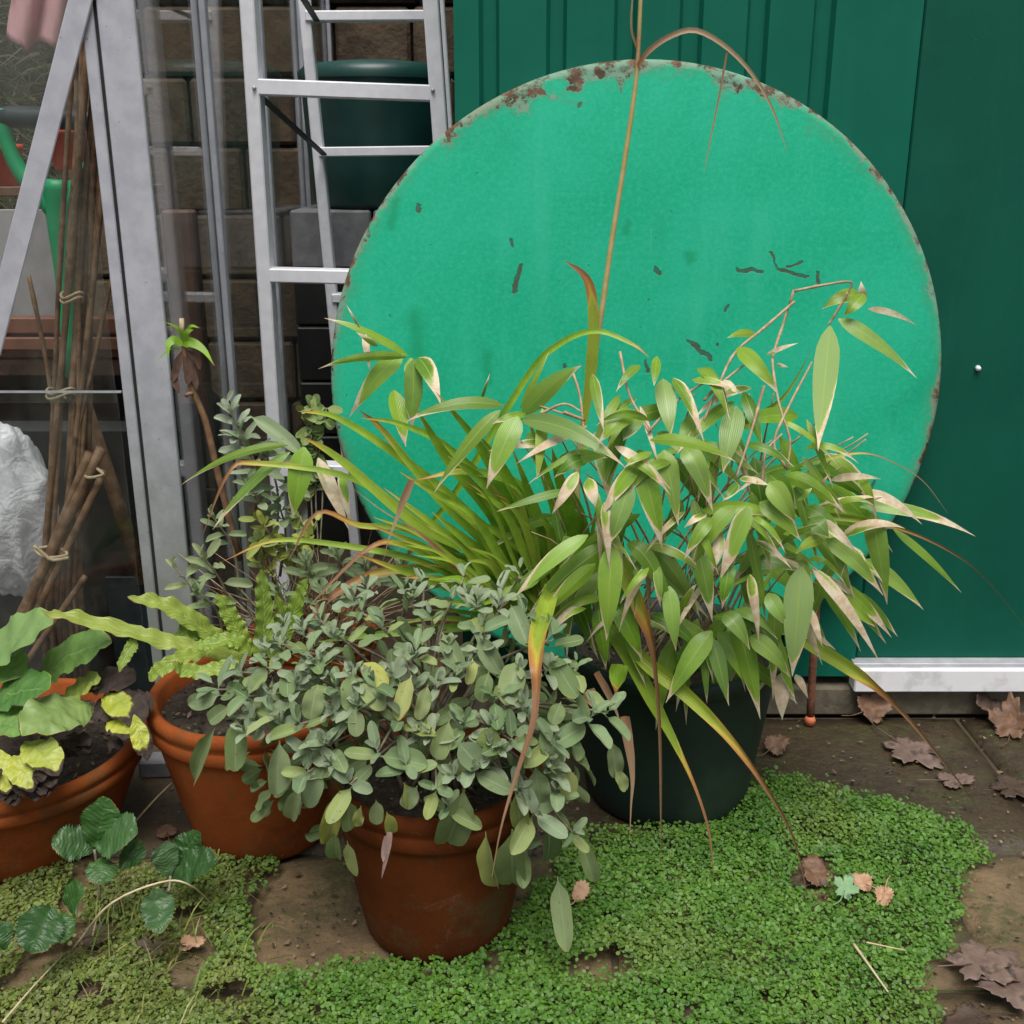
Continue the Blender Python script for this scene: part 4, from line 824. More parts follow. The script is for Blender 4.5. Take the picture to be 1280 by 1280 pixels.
for x, y, s, pl in ros:
    c, n = sagepos(x, y); c = P(x, y, c.y+random.uniform(-.012, .006)); rosp.append(c)
    ax = (n*.6+Vector((0, -.1, .8))+Vector((random.uniform(-.3, .3), random.uniform(-.2, .2), 0))).normalized()
    u = ax.cross(Vector((.3, .8, .1))).normalized(); w2 = ax.cross(u); ph = random.uniform(0, 6.28)
    k = random.choice((5, 5, 6)); s *= .82 if y < 850 else 1.0; pl = min(1, pl*1.35) if y < 850 else pl
    for j in range(k):
        an = ph+j*math.pi+(j//2)*math.pi/2*1.07+random.uniform(-.2, .2); lev = j//2
        inc = (1.25, .95, .45)[lev]+random.uniform(-.15, .15); L = (.054, .043, .025)[lev]*s*random.uniform(.75, 1.25)
        rad = u*math.cos(an)+w2*math.sin(an); d = rad*math.sin(inc)+ax*math.cos(inc)-Vector((0, 0, .12 if lev == 0 else 0)); base = c+ax*(.012*lev-.012)
        o = place(random.choice(SM), base, base+d*L, (ax*math.sin(inc)-rad*math.cos(inc)).normalized(), L*random.uniform(.33, .45), sage); leafc(o, .03, random.choice((0, .05, .1, .2, .35)) if lev == 0 else 0, pl*(.35+.35*lev)*random.uniform(.5, 1.1))
# inner leaves: too many and too hidden to tell apart
inn = MB()
for i in range(330):
    d = Vector((random.gauss(0, 1), random.gauss(0, 1)-.4, random.gauss(0, 1))).normalized(); rr = random.uniform(.45, .82)
    c = SC+Vector((d.x*SA.x, d.y*SA.y, d.z*SA.z))*rr
    if c.z < .12 and abs(c.x+.12) < .15: continue
    if (c.x+.121)**2+(c.y-1.523)**2 < .17**2 and c.z < .32: continue
    if c.z < .33 and (c.x+.462)**2+(c.y-1.785)**2 < .2**2: continue
    me = random.choice(SM); dd = (d+Vector((random.gauss(0, .6), random.gauss(0, .6), random.gauss(-.2, .6)))).normalized(); L = random.uniform(.03, .055); z = d.cross(dd).cross(dd)
    x_ = dd.cross(d).normalized(); z_ = x_.cross(dd); n0 = len(inn.v)
    inn.v += [c+x_*(p.co.x*L*.46)+dd*(p.co.y*L)+z_*(p.co.z*L) for p in me.vertices]; inn.f += [tuple(q_+n0 for q_ in pl_.vertices) for pl_ in me.polygons]
    inn.uv += [(k_ % 5/4, (k_//5)/13) for k_ in range(len(me.vertices))]
yl_ = MB()
for i in range(60):
    x = random.uniform(300, 740); y = random.uniform(725, 985)
    if ((x-520)/235)**2+((y-870)/150)**2 > 1: continue
    c, n = sagepos(x, y); c = c+n*random.uniform(-.02, .008); ax = (n*.6+Vector((random.uniform(-.3, .3), -.1, .8))).normalized(); u = ax.cross(Vector((.3, .8, .1))).normalized(); w2 = ax.cross(u); ph = random.uniform(0, 6.28)
    for j in range(7):
        an = ph+j*math.pi+(j//2)*1.65; inc = (1.15, .8, .45, .2)[j//2]; L = (.036, .030, .02, .014)[j//2]*random.uniform(.8, 1.2); rad = u*math.cos(an)+w2*math.sin(an); dd = (rad*math.sin(inc)+ax*math.cos(inc)).normalized(); nn = (ax*math.sin(inc)-rad*math.cos(inc)).normalized(); x_ = dd.cross(nn).normalized(); z_ = x_.cross(dd); me = random.choice(SM); n0 = len(yl_.v); b0 = c+ax*(.008*(j//2)-.01)
        yl_.v += [b0+x_*(p.co.x*L*.4)+dd*(p.co.y*L)+z_*(p.co.z*L) for p in me.vertices]; yl_.f += [tuple(q_+n0 for q_ in pl_.vertices) for pl_ in me.polygons]; yl_.uv += [(k_ % 5/4, (k_//5)/13) for k_ in range(len(me.vertices))]
yo = yl_.build('young_leaves', M_SAGE, sage, True, True); yo.color = (.02, .08, .55, 1); yo['kind'] = 'stuff'; yo['label'] = 'small pale silvery young leaves at the shoot tips'
io = inn.build('inner_leaves', M_SAGE, sage, True, True); io.color = (.02, .1, .1, 1); io['kind'] = 'stuff'
S0 = Vector((-.121, 1.523, .262))
for c in rosp:
    md = S0.lerp(c, .5)+Vector((random.uniform(-.02, .02), .02, .06 if c.z > .25 else .12))
    b0 = S0+Vector((random.uniform(-.07, .07), random.uniform(-.05, .06), 0))
    MB().tube(spline([b0, md, c], 9), [.0035-.002*i/8 for i in range(9)], 6).build('stem', M_SAGESTEM, sage, True)
for pts in ([(487, 1040), (485, 1060), (477, 1098)], [(484, 1045), (480, 1065), (479, 1078)]):
    sleaf(pts, 8, 1.3, 1, 1.31, 1.30, par=sage, name='dead_leaf', mat=plain('dead_leaf_grey', (.20, .13, .11), (.28, .19, .16), 60, .9))

# ------------------------------------------------------------------ fern
fern = thing('hart_tongue_fern', 'yellow green fern with crinkled strap fronds in the terracotta pot', 'fern')
FP = [(0, .25), (.06, .8), (.2, 1), (.6, .95), (.85, .7), (.96, .35), (1, .05)]
for pts, wd, yl, Y0, Y1, pl in [([(307, 826), (250, 812), (190, 797), (110, 776), (52, 766)], 23, .55, 1.76, 1.66, .1), ([(285, 812), (262, 792), (235, 772), (200, 754), (160, 748)], 26, .45, 1.78, 1.72, .1), ([(262, 815), (228, 822), (200, 838), (186, 852)], 20, .45, 1.74, 1.62, .1), ([(322, 822), (330, 790), (330, 750), (325, 710)], 23, .2, 1.76, 1.76, .1), ([(310, 820), (298, 790), (285, 765), (272, 742)], 24, .25, 1.80, 1.80, 0), ([(300, 822), (265, 800), (240, 790), (215, 795)], 24, .2, 1.79, 1.74, 0), ([(340, 820), (362, 780), (375, 745), (385, 722)], 22, .15, 1.80, 1.78, 0), ([(170, 800), (160, 815), (148, 840)], 14, .3, 1.70, 1.66, 0), ([(298, 828), (262, 838), (232, 838), (215, 830)], 20, .3, 1.70, 1.66, .1), ([(335, 822), (350, 800), (352, 770), (345, 740)], 20, .2, 1.82, 1.82, 0), ([(312, 815), (290, 800), (262, 805), (240, 810)], 22, .3, 1.74, 1.70, 0)]:
    m_ = len(pts)-1; path = spline([P(x, y, Y0+(Y1-Y0)*i/m_) for i, (x, y) in enumerate(pts)], 44)
    v, f, uv = ribbon(path, wd/2/F*depth(path[20]), [(k_/60, interp(FP, k_/60)*(1+random.uniform(-.12, .10))) for k_ in range(61)], lambda p, t: (tocam(p)+Vector((0, 0, .8))).normalized(), 8, .15, 0, .20, random.uniform(6, 8.5), random.uniform(-.3, .3), random.uniform(0, 6)); v = [p+Vector((.004*noise.noise(p*70), 0, .006*noise.noise(p*60+Vector((5, 0, 0))))) for p in v]; o = mk('frond', v, f, M_FERN, fern, uv); leafc(o, .08, yl, pl)
# ------------------------------------------------------------------ broad leaves in the bowl
prim = thing('broad_leaf_plant', 'broad soft green leaves with yellow and black rotting ones in the bowl', 'plant')
RP = [(0, .1), (.12, .45), (.3, .85), (.5, 1), (.7, .93), (.86, .68), (.96, .32), (1, .04)]
def broad(bx, by, tx, ty, wd, bend, Yb, Yt, dry, yl, pl, wave=.12, wn=4, par=prim, mat=M_BROAD, prof=RP, hz=.9, name='leaf', teeth=0, nc=10, fold=.08):
    a = P(bx, by, Yb); c = P(tx, ty, Yt); mid = P((bx+tx)/2, (by+ty)/2-bend, (Yb+Yt)/2); n = 26
    path = [a*(1-t)**2+(mid*2-(a+c)*.5)*2*t*(1-t)+c*t*t for t in [i/(n-1) for i in range(n)]]
    pf = prof
    if teeth:
        pf = [(i/40, interp(prof, i/40)*(1+(.10 if i % 2 else -.04))) for i in range(41)]; path = spline(path, 41)
    v, f, uv = ribbon(path, wd/2/F*depth(mid), pf, lambda p, t: (tocam(p)+Vector((random.uniform(-.01, .01), 0, hz))).normalized(), nc, fold, random.uniform(-.15, .15), wave, wn, 0, random.uniform(0, 6))
    v = [p+Vector((0, -.003*noise.noise(p*70), .006*noise.noise(p*48)+.0045*noise.noise(p*110))) for p in v]
    o = mk(name, v, f, mat, par, uv); leafc(o, dry, yl, pl); return o
for r in [(-45, 850, 66, 778, 74, 12, 1.78, 1.70, .02, .05, .5), (36, 862, 140, 804, 56, 14, 1.76, 1.70, .02, .1, .15), (-20, 880, 62, 862, 62, 6, 1.72, 1.64, .02, .0, .1), (-30, 905, 35, 915, 60, 6, 1.68, 1.58, .02, .05, .15), (118, 885, 28, 918, 66, 10, 1.70, 1.56, .12, .3, .5), (75, 880, 126, 848, 34, 4, 1.73, 1.70, .1, .6, .2), (-15, 935, 10, 992, 36, 6, 1.58, 1.525, .25, 1, 0), (30, 930, 72, 968, 44, 8, 1.60, 1.53, .3, .95, .2), (15, 945, 40, 990, 36, 6, 1.57, 1.52, .3, 1, .1), (128, 870, 180, 905, 46, 8, 1.70, 1.63, .62, .8, 0), (135, 900, 172, 920, 40, 4, 1.66, 1.61, .45, 1, 0), (168, 895, 184, 950, 26, 0, 1.63, 1.59, .5, 1, 0), (105, 860, 168, 855, 48, 8, 1.74, 1.70, .9, .4, 0), (120, 880, 160, 892, 50, 4, 1.71, 1.66, .95, .3, 0), (150, 872, 188, 890, 40, 2, 1.70, 1.66, .95, .3, 0), (-30, 830, 30, 845, 60, 4, 1.78, 1.72, .02, .0, .2)]: broad(*r)
for i in range(24):
    x = random.uniform(-5, 68); y = 985-((x-20)/60)**2*20+random.uniform(-16, 18)
    if i < 16: broad(x, y-8, x+random.uniform(-12, 12), y+9, random.uniform(12, 20), 2, 1.555, 1.522, 1.2, 0, 0, .4, 2)
    else: broad(x+80, y-60, x+90+random.uniform(-12, 12), y-48, random.uniform(14, 26), 2, 1.66, 1.64, 1.2, 0, 0, .4, 2)
# ------------------------------------------------------------------ dry stems and seedlings in the small back pot
dead = thing('dry_heather', 'tangle of dead brown stems in the small pot by the greenhouse', 'dead plant')
for i in range(290):
    b0 = Vector((-.40+random.uniform(-.09, .09), 2.02+random.uniform(-.1, .05), .275)); d = Vector((random.gauss(.1, .5), random.gauss(-.35, .4), random.uniform(.3, 1))).normalized(); L = random.uniform(.10, .28)
    MB().tube([b0, b0+d*L*.5, b0+d*L+Vector((0, 0, -.02))], [.0016, .0012, .0006], 4, False).build('stem', M_DEADSTEM if i % 3 else M_RUST, dead, True)
sd_ = thing('grey_leaf_sprig', 'slender grey leaved sprigs rising beside the greenhouse post', 'plant')
def sprig(x, y, bx, by, Y, n, L, pl, yl=.1):
    tip = P(x, y, Y); b0 = P(bx, by, Y+.03); path = spline([b0, b0.lerp(tip, .5)+Vector((.015, 0, .01)), tip], 10); MB().tube(path, [.003-.0015*i/9 for i in range(10)], 6).build('stem', M_SAGESTEM, sd_, True)
    for j in range(n):
        t = 1-.42*(j/n)**1.3; p = path[min(9, int(t*9))]; an = j*2.4+random.uniform(-.3, .3); inc = .5+.9*(j/n); ax = Vector((0, -.3, 1)).normalized()
        rad = Vector((math.cos(an), math.sin(an)*.8-.2, 0)); d = (rad*math.sin(inc)+ax*math.cos(inc)-Vector((0, 0, .25*j/n))).normalized(); l = L*random.uniform(.7, 1.15)*(.55+.6*j/n)
        o = place(random.choice(SM), p, p+d*l, (ax*.8-rad*.3+Vector((0, -.4, 0))).normalized(), l*.3, sd_); leafc(o, .03, yl, pl)
sprig(283, 505, 320, 640, 1.98, 18, .055, .9); sprig(300, 540, 330, 660, 1.97, 14, .06, .6); sprig(250, 690, 290, 790, 1.86, 9, .055, .35, .25); sprig(215, 705, 262, 800, 1.84, 5, .05, .35, .3)
for a_ in ((345, 620, 350, 720, 1.98, 12, .05, .3), (310, 600, 330, 700, 1.96, 12, .055, .4), (262, 640, 300, 740, 1.92, 10, .05, .3), (420, 690, 420, 770, 1.88, 12, .05, .3), (380, 700, 385, 780, 1.86, 12, .05, .3), (455, 700, 450, 780, 1.86, 12, .05, .4), (240, 735, 280, 800, 1.80, 10, .045, .2), (345, 735, 350, 800, 1.84, 10, .045, .25), (500, 705, 500, 780, 1.84, 10, .05, .35), (330, 560, 345, 680, 1.99, 14, .06, .5), (405, 740, 410, 800, 1.80, 12, .05, .3)): sprig(*a_)
o = place(SM[2], P(312, 520, 1.96), P(372, 560, 1.92), (tocam(P(312, 520, 1.96))+Vector((0, 0, .5))).normalized(), .032, sd_); leafc(o, .05, .1, .45)
seed = thing('leafy_seedlings', 'small bright green seedlings at the foot of the bamboo straps', 'seedling')
for k in range(11):
    b0 = Vector((-.40+random.uniform(-.08, .08), 1.99+random.uniform(-.06, .05), .27)); tp = P(random.uniform(290, 400), random.uniform(640, 690), 1.96+random.uniform(-.04, .03)); path = spline([b0, b0.lerp(tp, .6)+Vector((0, .01, .02)), tp], 8)
    MB().tube(path, .0013, 5).build('stem', M_CULM, seed, True)
    for i in range(8):
        p = path[random.choice((4, 5, 6, 7, 7))]; d = Vector((random.gauss(0, 1), -abs(random.gauss(0, .6)), random.gauss(.2, .5))).normalized()
        o = place(SM[i % 8], p, p+d*random.uniform(.020, .036), Vector((random.uniform(-.3, .3), -.6, .8)).normalized(), random.uniform(.011, .017), seed); leafc(o, .02, random.uniform(.1, .9), 0)
iv = thing('ivy_sprig', 'small dark green leafy sprig against the table edge', 'plant')
for pts in ([(392, 690), (388, 580), (392, 495)], [(400, 690), (402, 590), (378, 515)], [(398, 690), (395, 600), (408, 510)]):
    path = spline([P(*p, Y) for p, Y in zip(pts, (2.05, 2.07, 2.06))], 14); MB().tube(path, .0017, 5).build('stem', M_SAGESTEM, iv, True)
    for i in range(18):
        p = path[random.randint(6, 13)]; d = Vector((random.gauss(0, .9), -abs(random.gauss(0, .4)), random.gauss(0, .7))).normalized()
        o = place(SM[i % 8], p, p+d*random.uniform(.022, .036), Vector((random.uniform(-.4, .4), -.7, .6)).normalized(), random.uniform(.014, .02), iv); leafc(o, .0, random.uniform(0, .3), 0)
# bare brown stalk with a leaf tuft
stalk = thing('tufted_stalk', 'brown bare stalk topped by a fresh green leaf tuft and withered leaves', 'plant')
M_BARK = plain('pale_bark', (.13, .065, .03), (.24, .13, .065), 50, .8, .4)
YK = 2.04
MB().tube(spline([P(300, 700, YK), P(272, 590, YK), P(258, 530, YK), P(243, 492, YK), P(234, 470, YK), P(230, 432, YK), P(227, 402, YK)], 18), [.007-.0028*i/17 for i in range(18)], 8).build('stem', M_BARK, stalk, True)
MB().tube(spline([P(243, 492, YK), P(236, 492, YK-.01), P(232, 495, YK-.01)], 4), .004, 6).build('stub', M_BARK, stalk, True)
MB().tube([P(228, 420, YK-.003), P(227, 398, YK-.003)], .0045, 8).build('cut_tip', M_TWINE, stalk, True)
for pts, wd in (([(229, 432), (238, 428), (254, 437), (268, 457)], 13), ([(229, 432), (218, 425), (210, 432), (211, 448)], 12), ([(229, 424), (222, 410), (205, 402)], 5), ([(230, 424), (238, 408), (250, 410)], 5), ([(229, 428), (234, 416), (242, 412)], 10), ([(226, 436), (210, 438), (194, 455)], 3)):
    sleaf(pts, wd, .0, .15, YK-.005, YK-.03, BPROF, 12, .1, par=stalk)
for pts, wd in (([(229, 438), (222, 455), (216, 478)], 16), ([(230, 438), (236, 462), (234, 482)], 18), ([(232, 438), (246, 448), (250, 462)], 14), ([(226, 440), (218, 470), (224, 492)], 14), ([(233, 440), (243, 470), (246, 488)], 12)):
    sleaf(pts, wd*.65, 1.35, 1, YK-.002, YK-.012, RP, 12, .3, par=stalk, name='withered_leaf', mat=plain('withered', (.055, .028, .018), (.12, .065, .045), 60, .9, .5))

# ------------------------------------------------------------------ strawberry plants
def straw(label, cs, stems):
    t = thing('strawberry_plant', label, 'strawberry', 'strawberry plants on the paving')
    for r in cs: broad(*r, par=t, mat=M_STRAW, teeth=1, hz=.6, wave=.08, wn=3, nc=8, fold=.22)
    for pts in stems: MB().tube(spline([P(x, y, Y) for x, y, Y in pts], 10), .0022, 6).build('stem', M_SAGESTEM, t, True)
z7 = lambda x, y: (x*.25, 960+y*.25)
def lf(bx, by, tx, ty, wd, Yb, Yt, pl=.3, bend=4): return (*z7(bx, by), *z7(tx, ty), wd*.25, bend, Yb, Yt, .02, 0, pl)
straw('dark glossy strawberry leaves in front of the wide terracotta bowl', [lf(475, 400, 540, 150, 190, 1.48, 1.50, .1), lf(470, 420, 255, 370, 175, 1.48, 1.45, .55), lf(480, 400, 690, 320, 210, 1.48, 1.46, .5), lf(520, 460, 500, 590, 150, 1.47, 1.43, .2), lf(600, 430, 700, 490, 150, 1.48, 1.47, .15)], [[(118, 1062, 1.48), (122, 1090, 1.48), (125, 1125, 1.47)]])
straw('dark strawberry leaves between the bowl and the fern pot', [lf(850, 540, 800, 385, 130, 1.52, 1.53, .8), lf(850, 545, 1000, 320, 150, 1.53, 1.55, .1), lf(860, 560, 1090, 455, 170, 1.52, 1.50, .3), lf(780, 600, 800, 830, 160, 1.45, 1.38, .6)], [[(213, 1095, 1.52), (210, 1115, 1.50), (196, 1110, 1.46)]])
straw('low strawberry leaves lying on the mossy mat at the frame edge', [lf(260, 690, 150, 930, 220, 1.40, 1.34, .25), lf(330, 700, 420, 640, 170, 1.41, 1.40, .05), lf(290, 740, 300, 880, 150, 1.40, 1.36, .1), lf(20, 900, -40, 800, 150, 1.36, 1.38, .1)], [[(65, 1140, 1.40), (70, 1165, 1.38)]])

# ------------------------------------------------------------------ creeping green mat
polys = [[(640, 1160), (690, 1090), (720, 1042), (745, 1046), (850, 1050), (925, 1000), (962, 968), (1000, 985), (1060, 1002), (1110, 1006), (1170, 1022), (1245, 1062), (1205, 1095), (1195, 1150), (1182, 1200), (1150, 1232), (1180, 1290), (1185, 1400), (600, 1400)],
         [(318, 1212), (400, 1226), (470, 1196), (560, 1215), (640, 1160), (720, 1400), (300, 1400)],
         [(-120, 1105), (60, 1092), (140, 1100), (200, 1095), (250, 1090), (330, 1078), (348, 1090), (300, 1115), (308, 1160), (318, 1212), (340, 1400), (-120, 1400)]]
holes = [(748, 1215, 44, 15), (1020, 1100, 30, 24), (858, 1272, 18, 14), (120, 1180, 34, 26), (215, 1190, 30, 14), (1085, 1180, 20, 10), (112, 1250, 22, 16)]
potsxy = [(-.91, 1.77, .172), (-.462, 1.785, .128), (-.121, 1.523, .121), (.305, 1.92, .161), (-.40, 2.02, .093)]
def inpoly(x, y, pg):
    r = False; j = len(pg)-1
    for i in range(len(pg)):
        (xi, yi), (xj, yj) = pg[i], pg[j]
        if (yi > y) != (yj > y) and x < (xj-xi)*(y-yi)/(yj-yi)+xi: r = not r
        j = i
    return r
mv = []; mf = []; mc = []; hexa = [(math.cos(k*math.pi/3), math.sin(k*math.pi/3)) for k in range(6)]
cnt = 0
while cnt < 66000:
    gx = random.uniform(-1.05, .85); gy = random.uniform(1.02, 1.98)
    nb1 = noise.noise(Vector((gx*22, gy*22, 1))); nb2 = noise.noise(Vector((gx*22, gy*22, 9)))
    X, Y = proj(Vector((gx, gy, .008))); jx = random.gauss(0, 5); xx = X+nb1*14+jx+10*noise.noise(Vector((gx*70, gy*70, 3))); yy = Y+nb2*12+random.gauss(0, 4)+8*noise.noise(Vector((gx*70, gy*70, 8)))
    if X < -110 or X > 1330 or Y > 1390: continue
    if not any(inpoly(xx, yy, pg) for pg in polys): continue
    if any(((xx-a)/c)**2+((yy-b_)/d)**2 < 1 for a, b_, c, d in holes): continue
    if any((gx-a)**2+(gy-b_)**2 < c*c for a, b_, c in potsxy): continue
    big = noise.noise(Vector((gx*6, gy*6, 4))); left = min(1, max(0, (420-X)/220+nb1*.6)); 
    if noise.noise(Vector((gx*17, gy*17, 33))) < -.6 and random.random() < .8: continue
    if left > .3 and noise.noise(Vector((gx*13, gy*13, 20))) < -.28: continue
    z = .003+.026*max(0, .45+.75*noise.noise(Vector((gx*9, gy*9, 2))))+.008*abs(noise.noise(Vector((gx*38, gy*38, 6))))+random.uniform(0, .009)
    s = random.uniform(.0024, .0042)*(1.0 if random.random() < .93 else 1.4)
    t = Vector((random.gauss(0, .45), random.gauss(-.15, .45), 1)).normalized(); u = t.cross(Vector((random.uniform(-1, 1), random.uniform(-1, 1), .1))).normalized(); w3 = t.cross(u); c0 = Vector((gx, gy, z)); k = len(mv)
    for a, b_ in hexa: mv.append(c0+u*(a*s)+w3*(b_*s*.85)+t*(.0007 if a > 0 else 0))
    mf.append(tuple(range(k, k+6)))
    h_ = random.random(); br = .75+.5*random.random()
    tn = .5+.5*noise.noise(Vector((gx*14, gy*14, 50))); br *= .78+.42*tn; col = (.055+.035*h_+.025*tn, .175+.05*h_, .016+.01*h_); ol = (.135+.05*h_, .165+.04*h_, .04)
    m_ = min(1, max(0, left*.75+max(0, big)*.5)); mc += [((col[0]*(1-m_)+ol[0]*m_)*br, (col[1]*(1-m_)+ol[1]*m_)*br, (col[2]*(1-m_)+ol[2]*m_)*br, 1)]*6
    cnt += 1
tag(mk('creeping_mat', mv, mf, M_TINT, None, None, False, mc), 'dense mat of tiny round green leaves creeping over the paving', 'ground cover', kind='stuff')
# grass and straws
def blades(name, label, n, cx, cy, rx, ry, L, cols):
    def g(i):
        p = G(cx+random.gauss(0, rx), cy+random.gauss(0, ry), .012); d = Vector((random.gauss(0, .8), random.gauss(-.2, .6), random.uniform(.35, 1))).normalized(); s = d.cross(Vector((.2, 1, .3))).normalized()
        return p, d, s, random.uniform(.4, 1)*L, random.uniform(.0008, .0018), random.choice(cols)
    v, f, c = tuft_mesh(n, g); return tag(mk(name, v, f, M_TINT, None, None, False, c), label, 'grass', None, 'stuff')
YG_ = [(.22, .30, .05, 1), (.3, .34, .08, 1), (.42, .38, .16, 1), (.14, .22, .04, 1)]
blades('grass_tuft', 'thin yellow green grass tuft among the brown leaves near the strawberries', 170, 165, 1185, 34, 26, .10, YG_)
blades('grass_tuft', 'sparse grass blades pushing through the mat beside the flat tan slab', 90, 275, 1170, 30, 40, .07, YG_)
blades('grass_tuft', 'wispy grass blades at the bottom edge under the mat', 150, 150, 1258, 75, 14, .075, YG_)
M_STW = plain('straw', (.45, .36, .20), (.58, .50, .32), 60, .7, .1)
def straws(name, label, pts, r):
    return tag(MB().tube(spline(pts, 20), [r*(1-.5*i/19) for i in range(20)], 6).build(name, M_STW, None, True), label, 'straw')
straws('straw', 'long pale straw arching above the strawberry leaves', [G(92, 1186, .01), P(138, 1130, 1.42), P(205, 1102, 1.43), P(240, 1108, 1.44), G(268, 1133, .02)], .0022)
straws('straw', 'straight pale straw lying across the green mat corner', [G(3, 1278, .03), G(40, 1235, .035), G(80, 1192, .03)], .0018)
straws('straw', 'thin straws of a seed head leaning between the two terracotta pots', [G(168, 1028, .01), P(195, 998, 1.72), P(215, 978, 1.72)], .002)
straws('straw', 'short brown straw on the mat by the curled leaves', [G(1067, 1180, .03), G(1085, 1205, .034), G(1110, 1240, .028)], .0026)
straws('straw', 'small pale straw lying near the mat hole', [G(1083, 1178, .032), G(1132, 1188, .032)], .0016)

# ------------------------------------------------------------------ fallen leaves
M_FALL = []
for nm_, c1, c2 in (('fallen_leaf_mauve', (.12, .075, .06), (.20, .135, .105)), ('fallen_leaf_brown', (.11, .055, .03), (.20, .11, .06)), ('fallen_leaf_tan', (.36, .20, .11), (.48, .30, .19)), ('fallen_leaf_dark', (.045, .026, .018), (.09, .055, .035)), ('fallen_leaf_green', (.13, .25, .11), (.22, .36, .18))):
    M_FALL.append(plain(nm_, c1, c2, 35, .6, .6, .003, c3=(c1[0]*.5, c1[1]*.5, c1[2]*.5), s3=30))
def fallen(label, x, y, size, rot, mi, lobes=5, curl=.25, z=.004, depthk=.45, tilt=(0, 0)):
    rr = random.Random(int(x*7+y)); n = 60; v = []; f = []; rings = 6
    out = []
    for k in range(n):
        a = 2*math.pi*k/n; lob = abs(math.cos(a*lobes/2))**.8; r = (1-depthk)+depthk*lob; r *= 1+.09*math.sin(a*17+rr.random())+.06*math.sin(a*29); r *= .82+.18*math.cos(a)
        out.append((r*math.cos(a), r*math.sin(a)*.85))
    cz = [rr.uniform(-1, 1) for _ in range(4)]
    def hgt(px_, py_): return curl*(.5*px_*px_*cz[0]+.6*py_*py_*abs(cz[1])+.35*px_*py_*cz[2]+.25*noise.noise(Vector((px_*2.2, py_*2.2, x))))
    v.append((0, 0, hgt(0, 0)))
    for j in range(1, rings+1):
        for a, b_ in out: q_ = j/rings; v.append((a*q_, b_*q_, hgt(a*q_, b_*q_)))
    for k in range(n): f.append((0, 1+k, 1+(k+1) % n))
    for j in range(rings-1):
        for k in range(n): k2 = (k+1) % n; f.append((1+j*n+k, 1+(j+1)*n+k, 1+(j+1)*n+k2, 1+j*n+k2))
    mz = min(p[2] for p in v); g0 = G(x, y, z); s = size/2/F*depth(g0)
    Mx = Matrix.Rotation(R(tilt[0]), 3, 'X') @ Matrix.Rotation(R(tilt[1]), 3, 'Y') @ Matrix.Rotation(R(rot), 3, 'Z')
    vv = [Mx @ Vector((p[0]*s, p[1]*s, (p[2]-mz)*s)) for p in v]; mz2 = min(p.z for p in vv); vv = [p-Vector((0, 0, mz2)) for p in vv]
    t = thing('fallen_leaf', label, 'leaf', 'fallen leaves on the ground'); t.location = g0
    o = mk('leaf_blade', vv, f, M_FALL[mi], t); o.modifiers.new('thick', 'SOLIDIFY').thickness = .0008
    st_ = spline([Mx @ Vector((-.15*s, 0, (hgt(0, 0)-mz)*s+.001)), Mx @ Vector((-1.0*s, .05*s, .12*s)), Mx @ Vector((-1.5*s, .25*s, .05*s))], 8); st_ = [Vector((p.x, p.y, max(p.z-mz2, .0015))) for p in st_]
    MB().tube(st_, .0011, 5).build('leaf_stalk', M_FALL[mi], t, True); return t
fallen('flat brown lobed leaf lying on the dark slab by the sill', 1135, 938, 96, -60, 0, 5, .15, .004)
fallen('brown leaf curled on edge against the shed plinth', 1085, 895, 62, 30, 1, 3, .8, .004, .3, (35, 20))
fallen('small torn mauve leaf scrap on the dark slab', 1190, 976, 58, 10, 0, 3, .2, .004, .5)
fallen('dark curled leaf heap piece beside the white sill end', 1262, 912, 72, 70, 1, 5, .9, .004, .4, (25, -15))
fallen('crumpled dark brown leaf just below the white sill', 1240, 895, 56, 150, 3, 3, .9, .004, .4, (30, 25))
fallen('wet dark leaf flattened on the slab at the frame edge', 1265, 985, 80, 20, 3, 5, .12, .004, .4)
fallen('broad mauve brown leaf lying over the mat and slab edge', 1222, 1205, 118, 15, 0, 5, .22, .022, .5)
fallen('large crumpled mauve leaf below the broad one', 1262, 1245, 110, 120, 0, 5, .5, .008, .5)
fallen('dark shiny wet leaf tucked under the crumpled mauve one', 1215, 1278, 80, 200, 3, 3, .4, .004, .4)
fallen('brown curled leaf sunk in the hole of the mat', 1020, 1100, 56, 100, 1, 3, .9, .010, .3, (25, 10))
fallen('dark brown leaf beside the curled one in the mat', 994, 1104, 48, 10, 3, 3, .6, .008, .3)
fallen('pale green lobed leaf resting on the mat', 1056, 1116, 46, 60, 4, 5, .3, .034, .5, (25, 0))
fallen('tan crumpled leaf touching the pale green one', 1078, 1108, 38, 160, 2, 3, .9, .030, .3, (30, 10))
fallen('small pinkish tan curled leaf at the end of the leaf cluster', 1105, 1124, 34, 250, 2, 3, 1.0, .030, .3, (30, -20))
fallen('brown curled leaf against the green planter foot', 968, 938, 42, 40, 1, 3, .9, .004, .3, (30, 0))
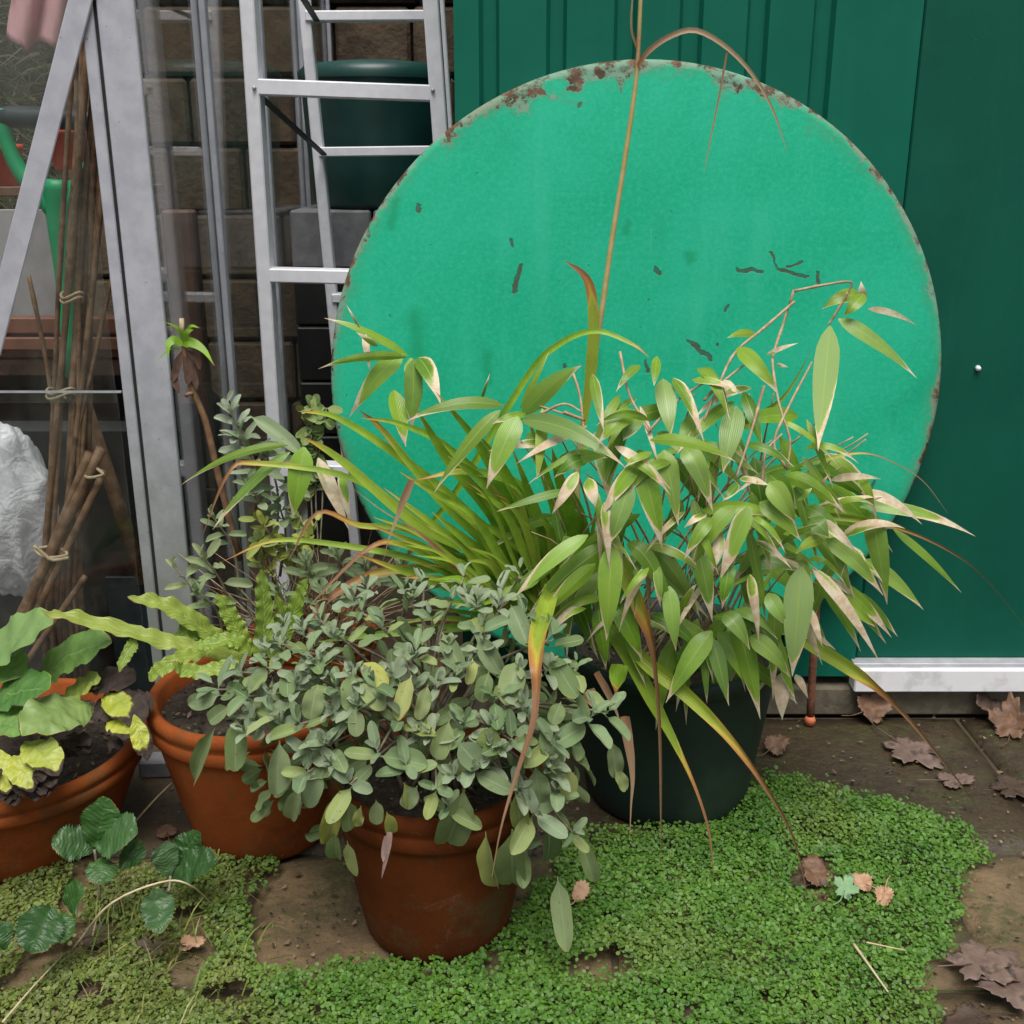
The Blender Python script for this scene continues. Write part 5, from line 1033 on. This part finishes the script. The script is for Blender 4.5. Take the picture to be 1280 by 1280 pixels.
fallen('dark brown leaf lying in the grass tuft', 118, 1172, 50, 20, 3, 3, .5, .016, .3, (15, 0))
fallen('rotting brown leaf below the strawberry leaf tip', 188, 1192, 58, 200, 3, 5, .7, .018, .4, (15, 0))
fallen('light brown leaf end beside the rotting brown leaf', 236, 1180, 40, 10, 2, 3, .5, .020, .4, (10, 0))
fallen('tiny blackened leaf on the lower mat', 110, 1246, 36, 90, 3, 3, .5, .018, .3)
fallen('brown leaf lying flat in the shade between the pots', 208, 1042, 40, 120, 1, 3, .3, .004, .3)
fallen('orange brown leaf standing beside the hanging sage leaf', 724, 1124, 34, 60, 2, 2, .5, .020, .3, (50, 0))
fallen('dark brown leaf fragment deep in the bottom hole of the mat', 860, 1272, 34, 60, 3, 3, .5, .006, .3)
# crumbs of leaf and bark
lv = []; lfc = []; lc = []
while len(lfc) < 2200:
    x = random.uniform(-20, 1300); y = random.uniform(893, 1290); p = G(x, y, .003)
    if any((p.x-a)**2+(p.y-b_)**2 < (c+.01)**2 for a, b_, c in potsxy) or p.y > 2.21: continue
    s_ = random.uniform(.0015, .005)*(1 if random.random() < .9 else 1.8); k = len(lv); an = random.uniform(0, 6.28); e1 = Vector((math.cos(an), math.sin(an), random.uniform(-.3, .3)))*s_; e2 = Vector((-math.sin(an), math.cos(an), random.uniform(-.3, .3)))*s_*random.uniform(.3, .9)
    p.z += s_*.35; lv += [p-e1, p-e2*1.1, p+e1*.8+Vector((0, 0, s_*.3)), p+e2]; lfc.append((k, k+1, k+2, k+3)); t_ = random.random(); lc += [random.choice(((.16, .10, .06, 1), (.06, .04, .025, 1), (.28, .19, .11, 1), (.03, .022, .016, 1)))]*4
tag(mk('leaf_litter', lv, lfc, M_TINT, None, None, False, lc), 'fine crumbs of leaf and bark scattered over the paving', 'litter', kind='stuff')
# small stone brick between the pots
br = MB(); g = G(200, 965); br.box((g.x, g.y, .017), (.036, .022, .019), Matrix.Rotation(R(4), 3, 'Z'), .004); tag(br.build('brick', M_BLK), 'small grey brick between the two left terracotta pots', 'brick')
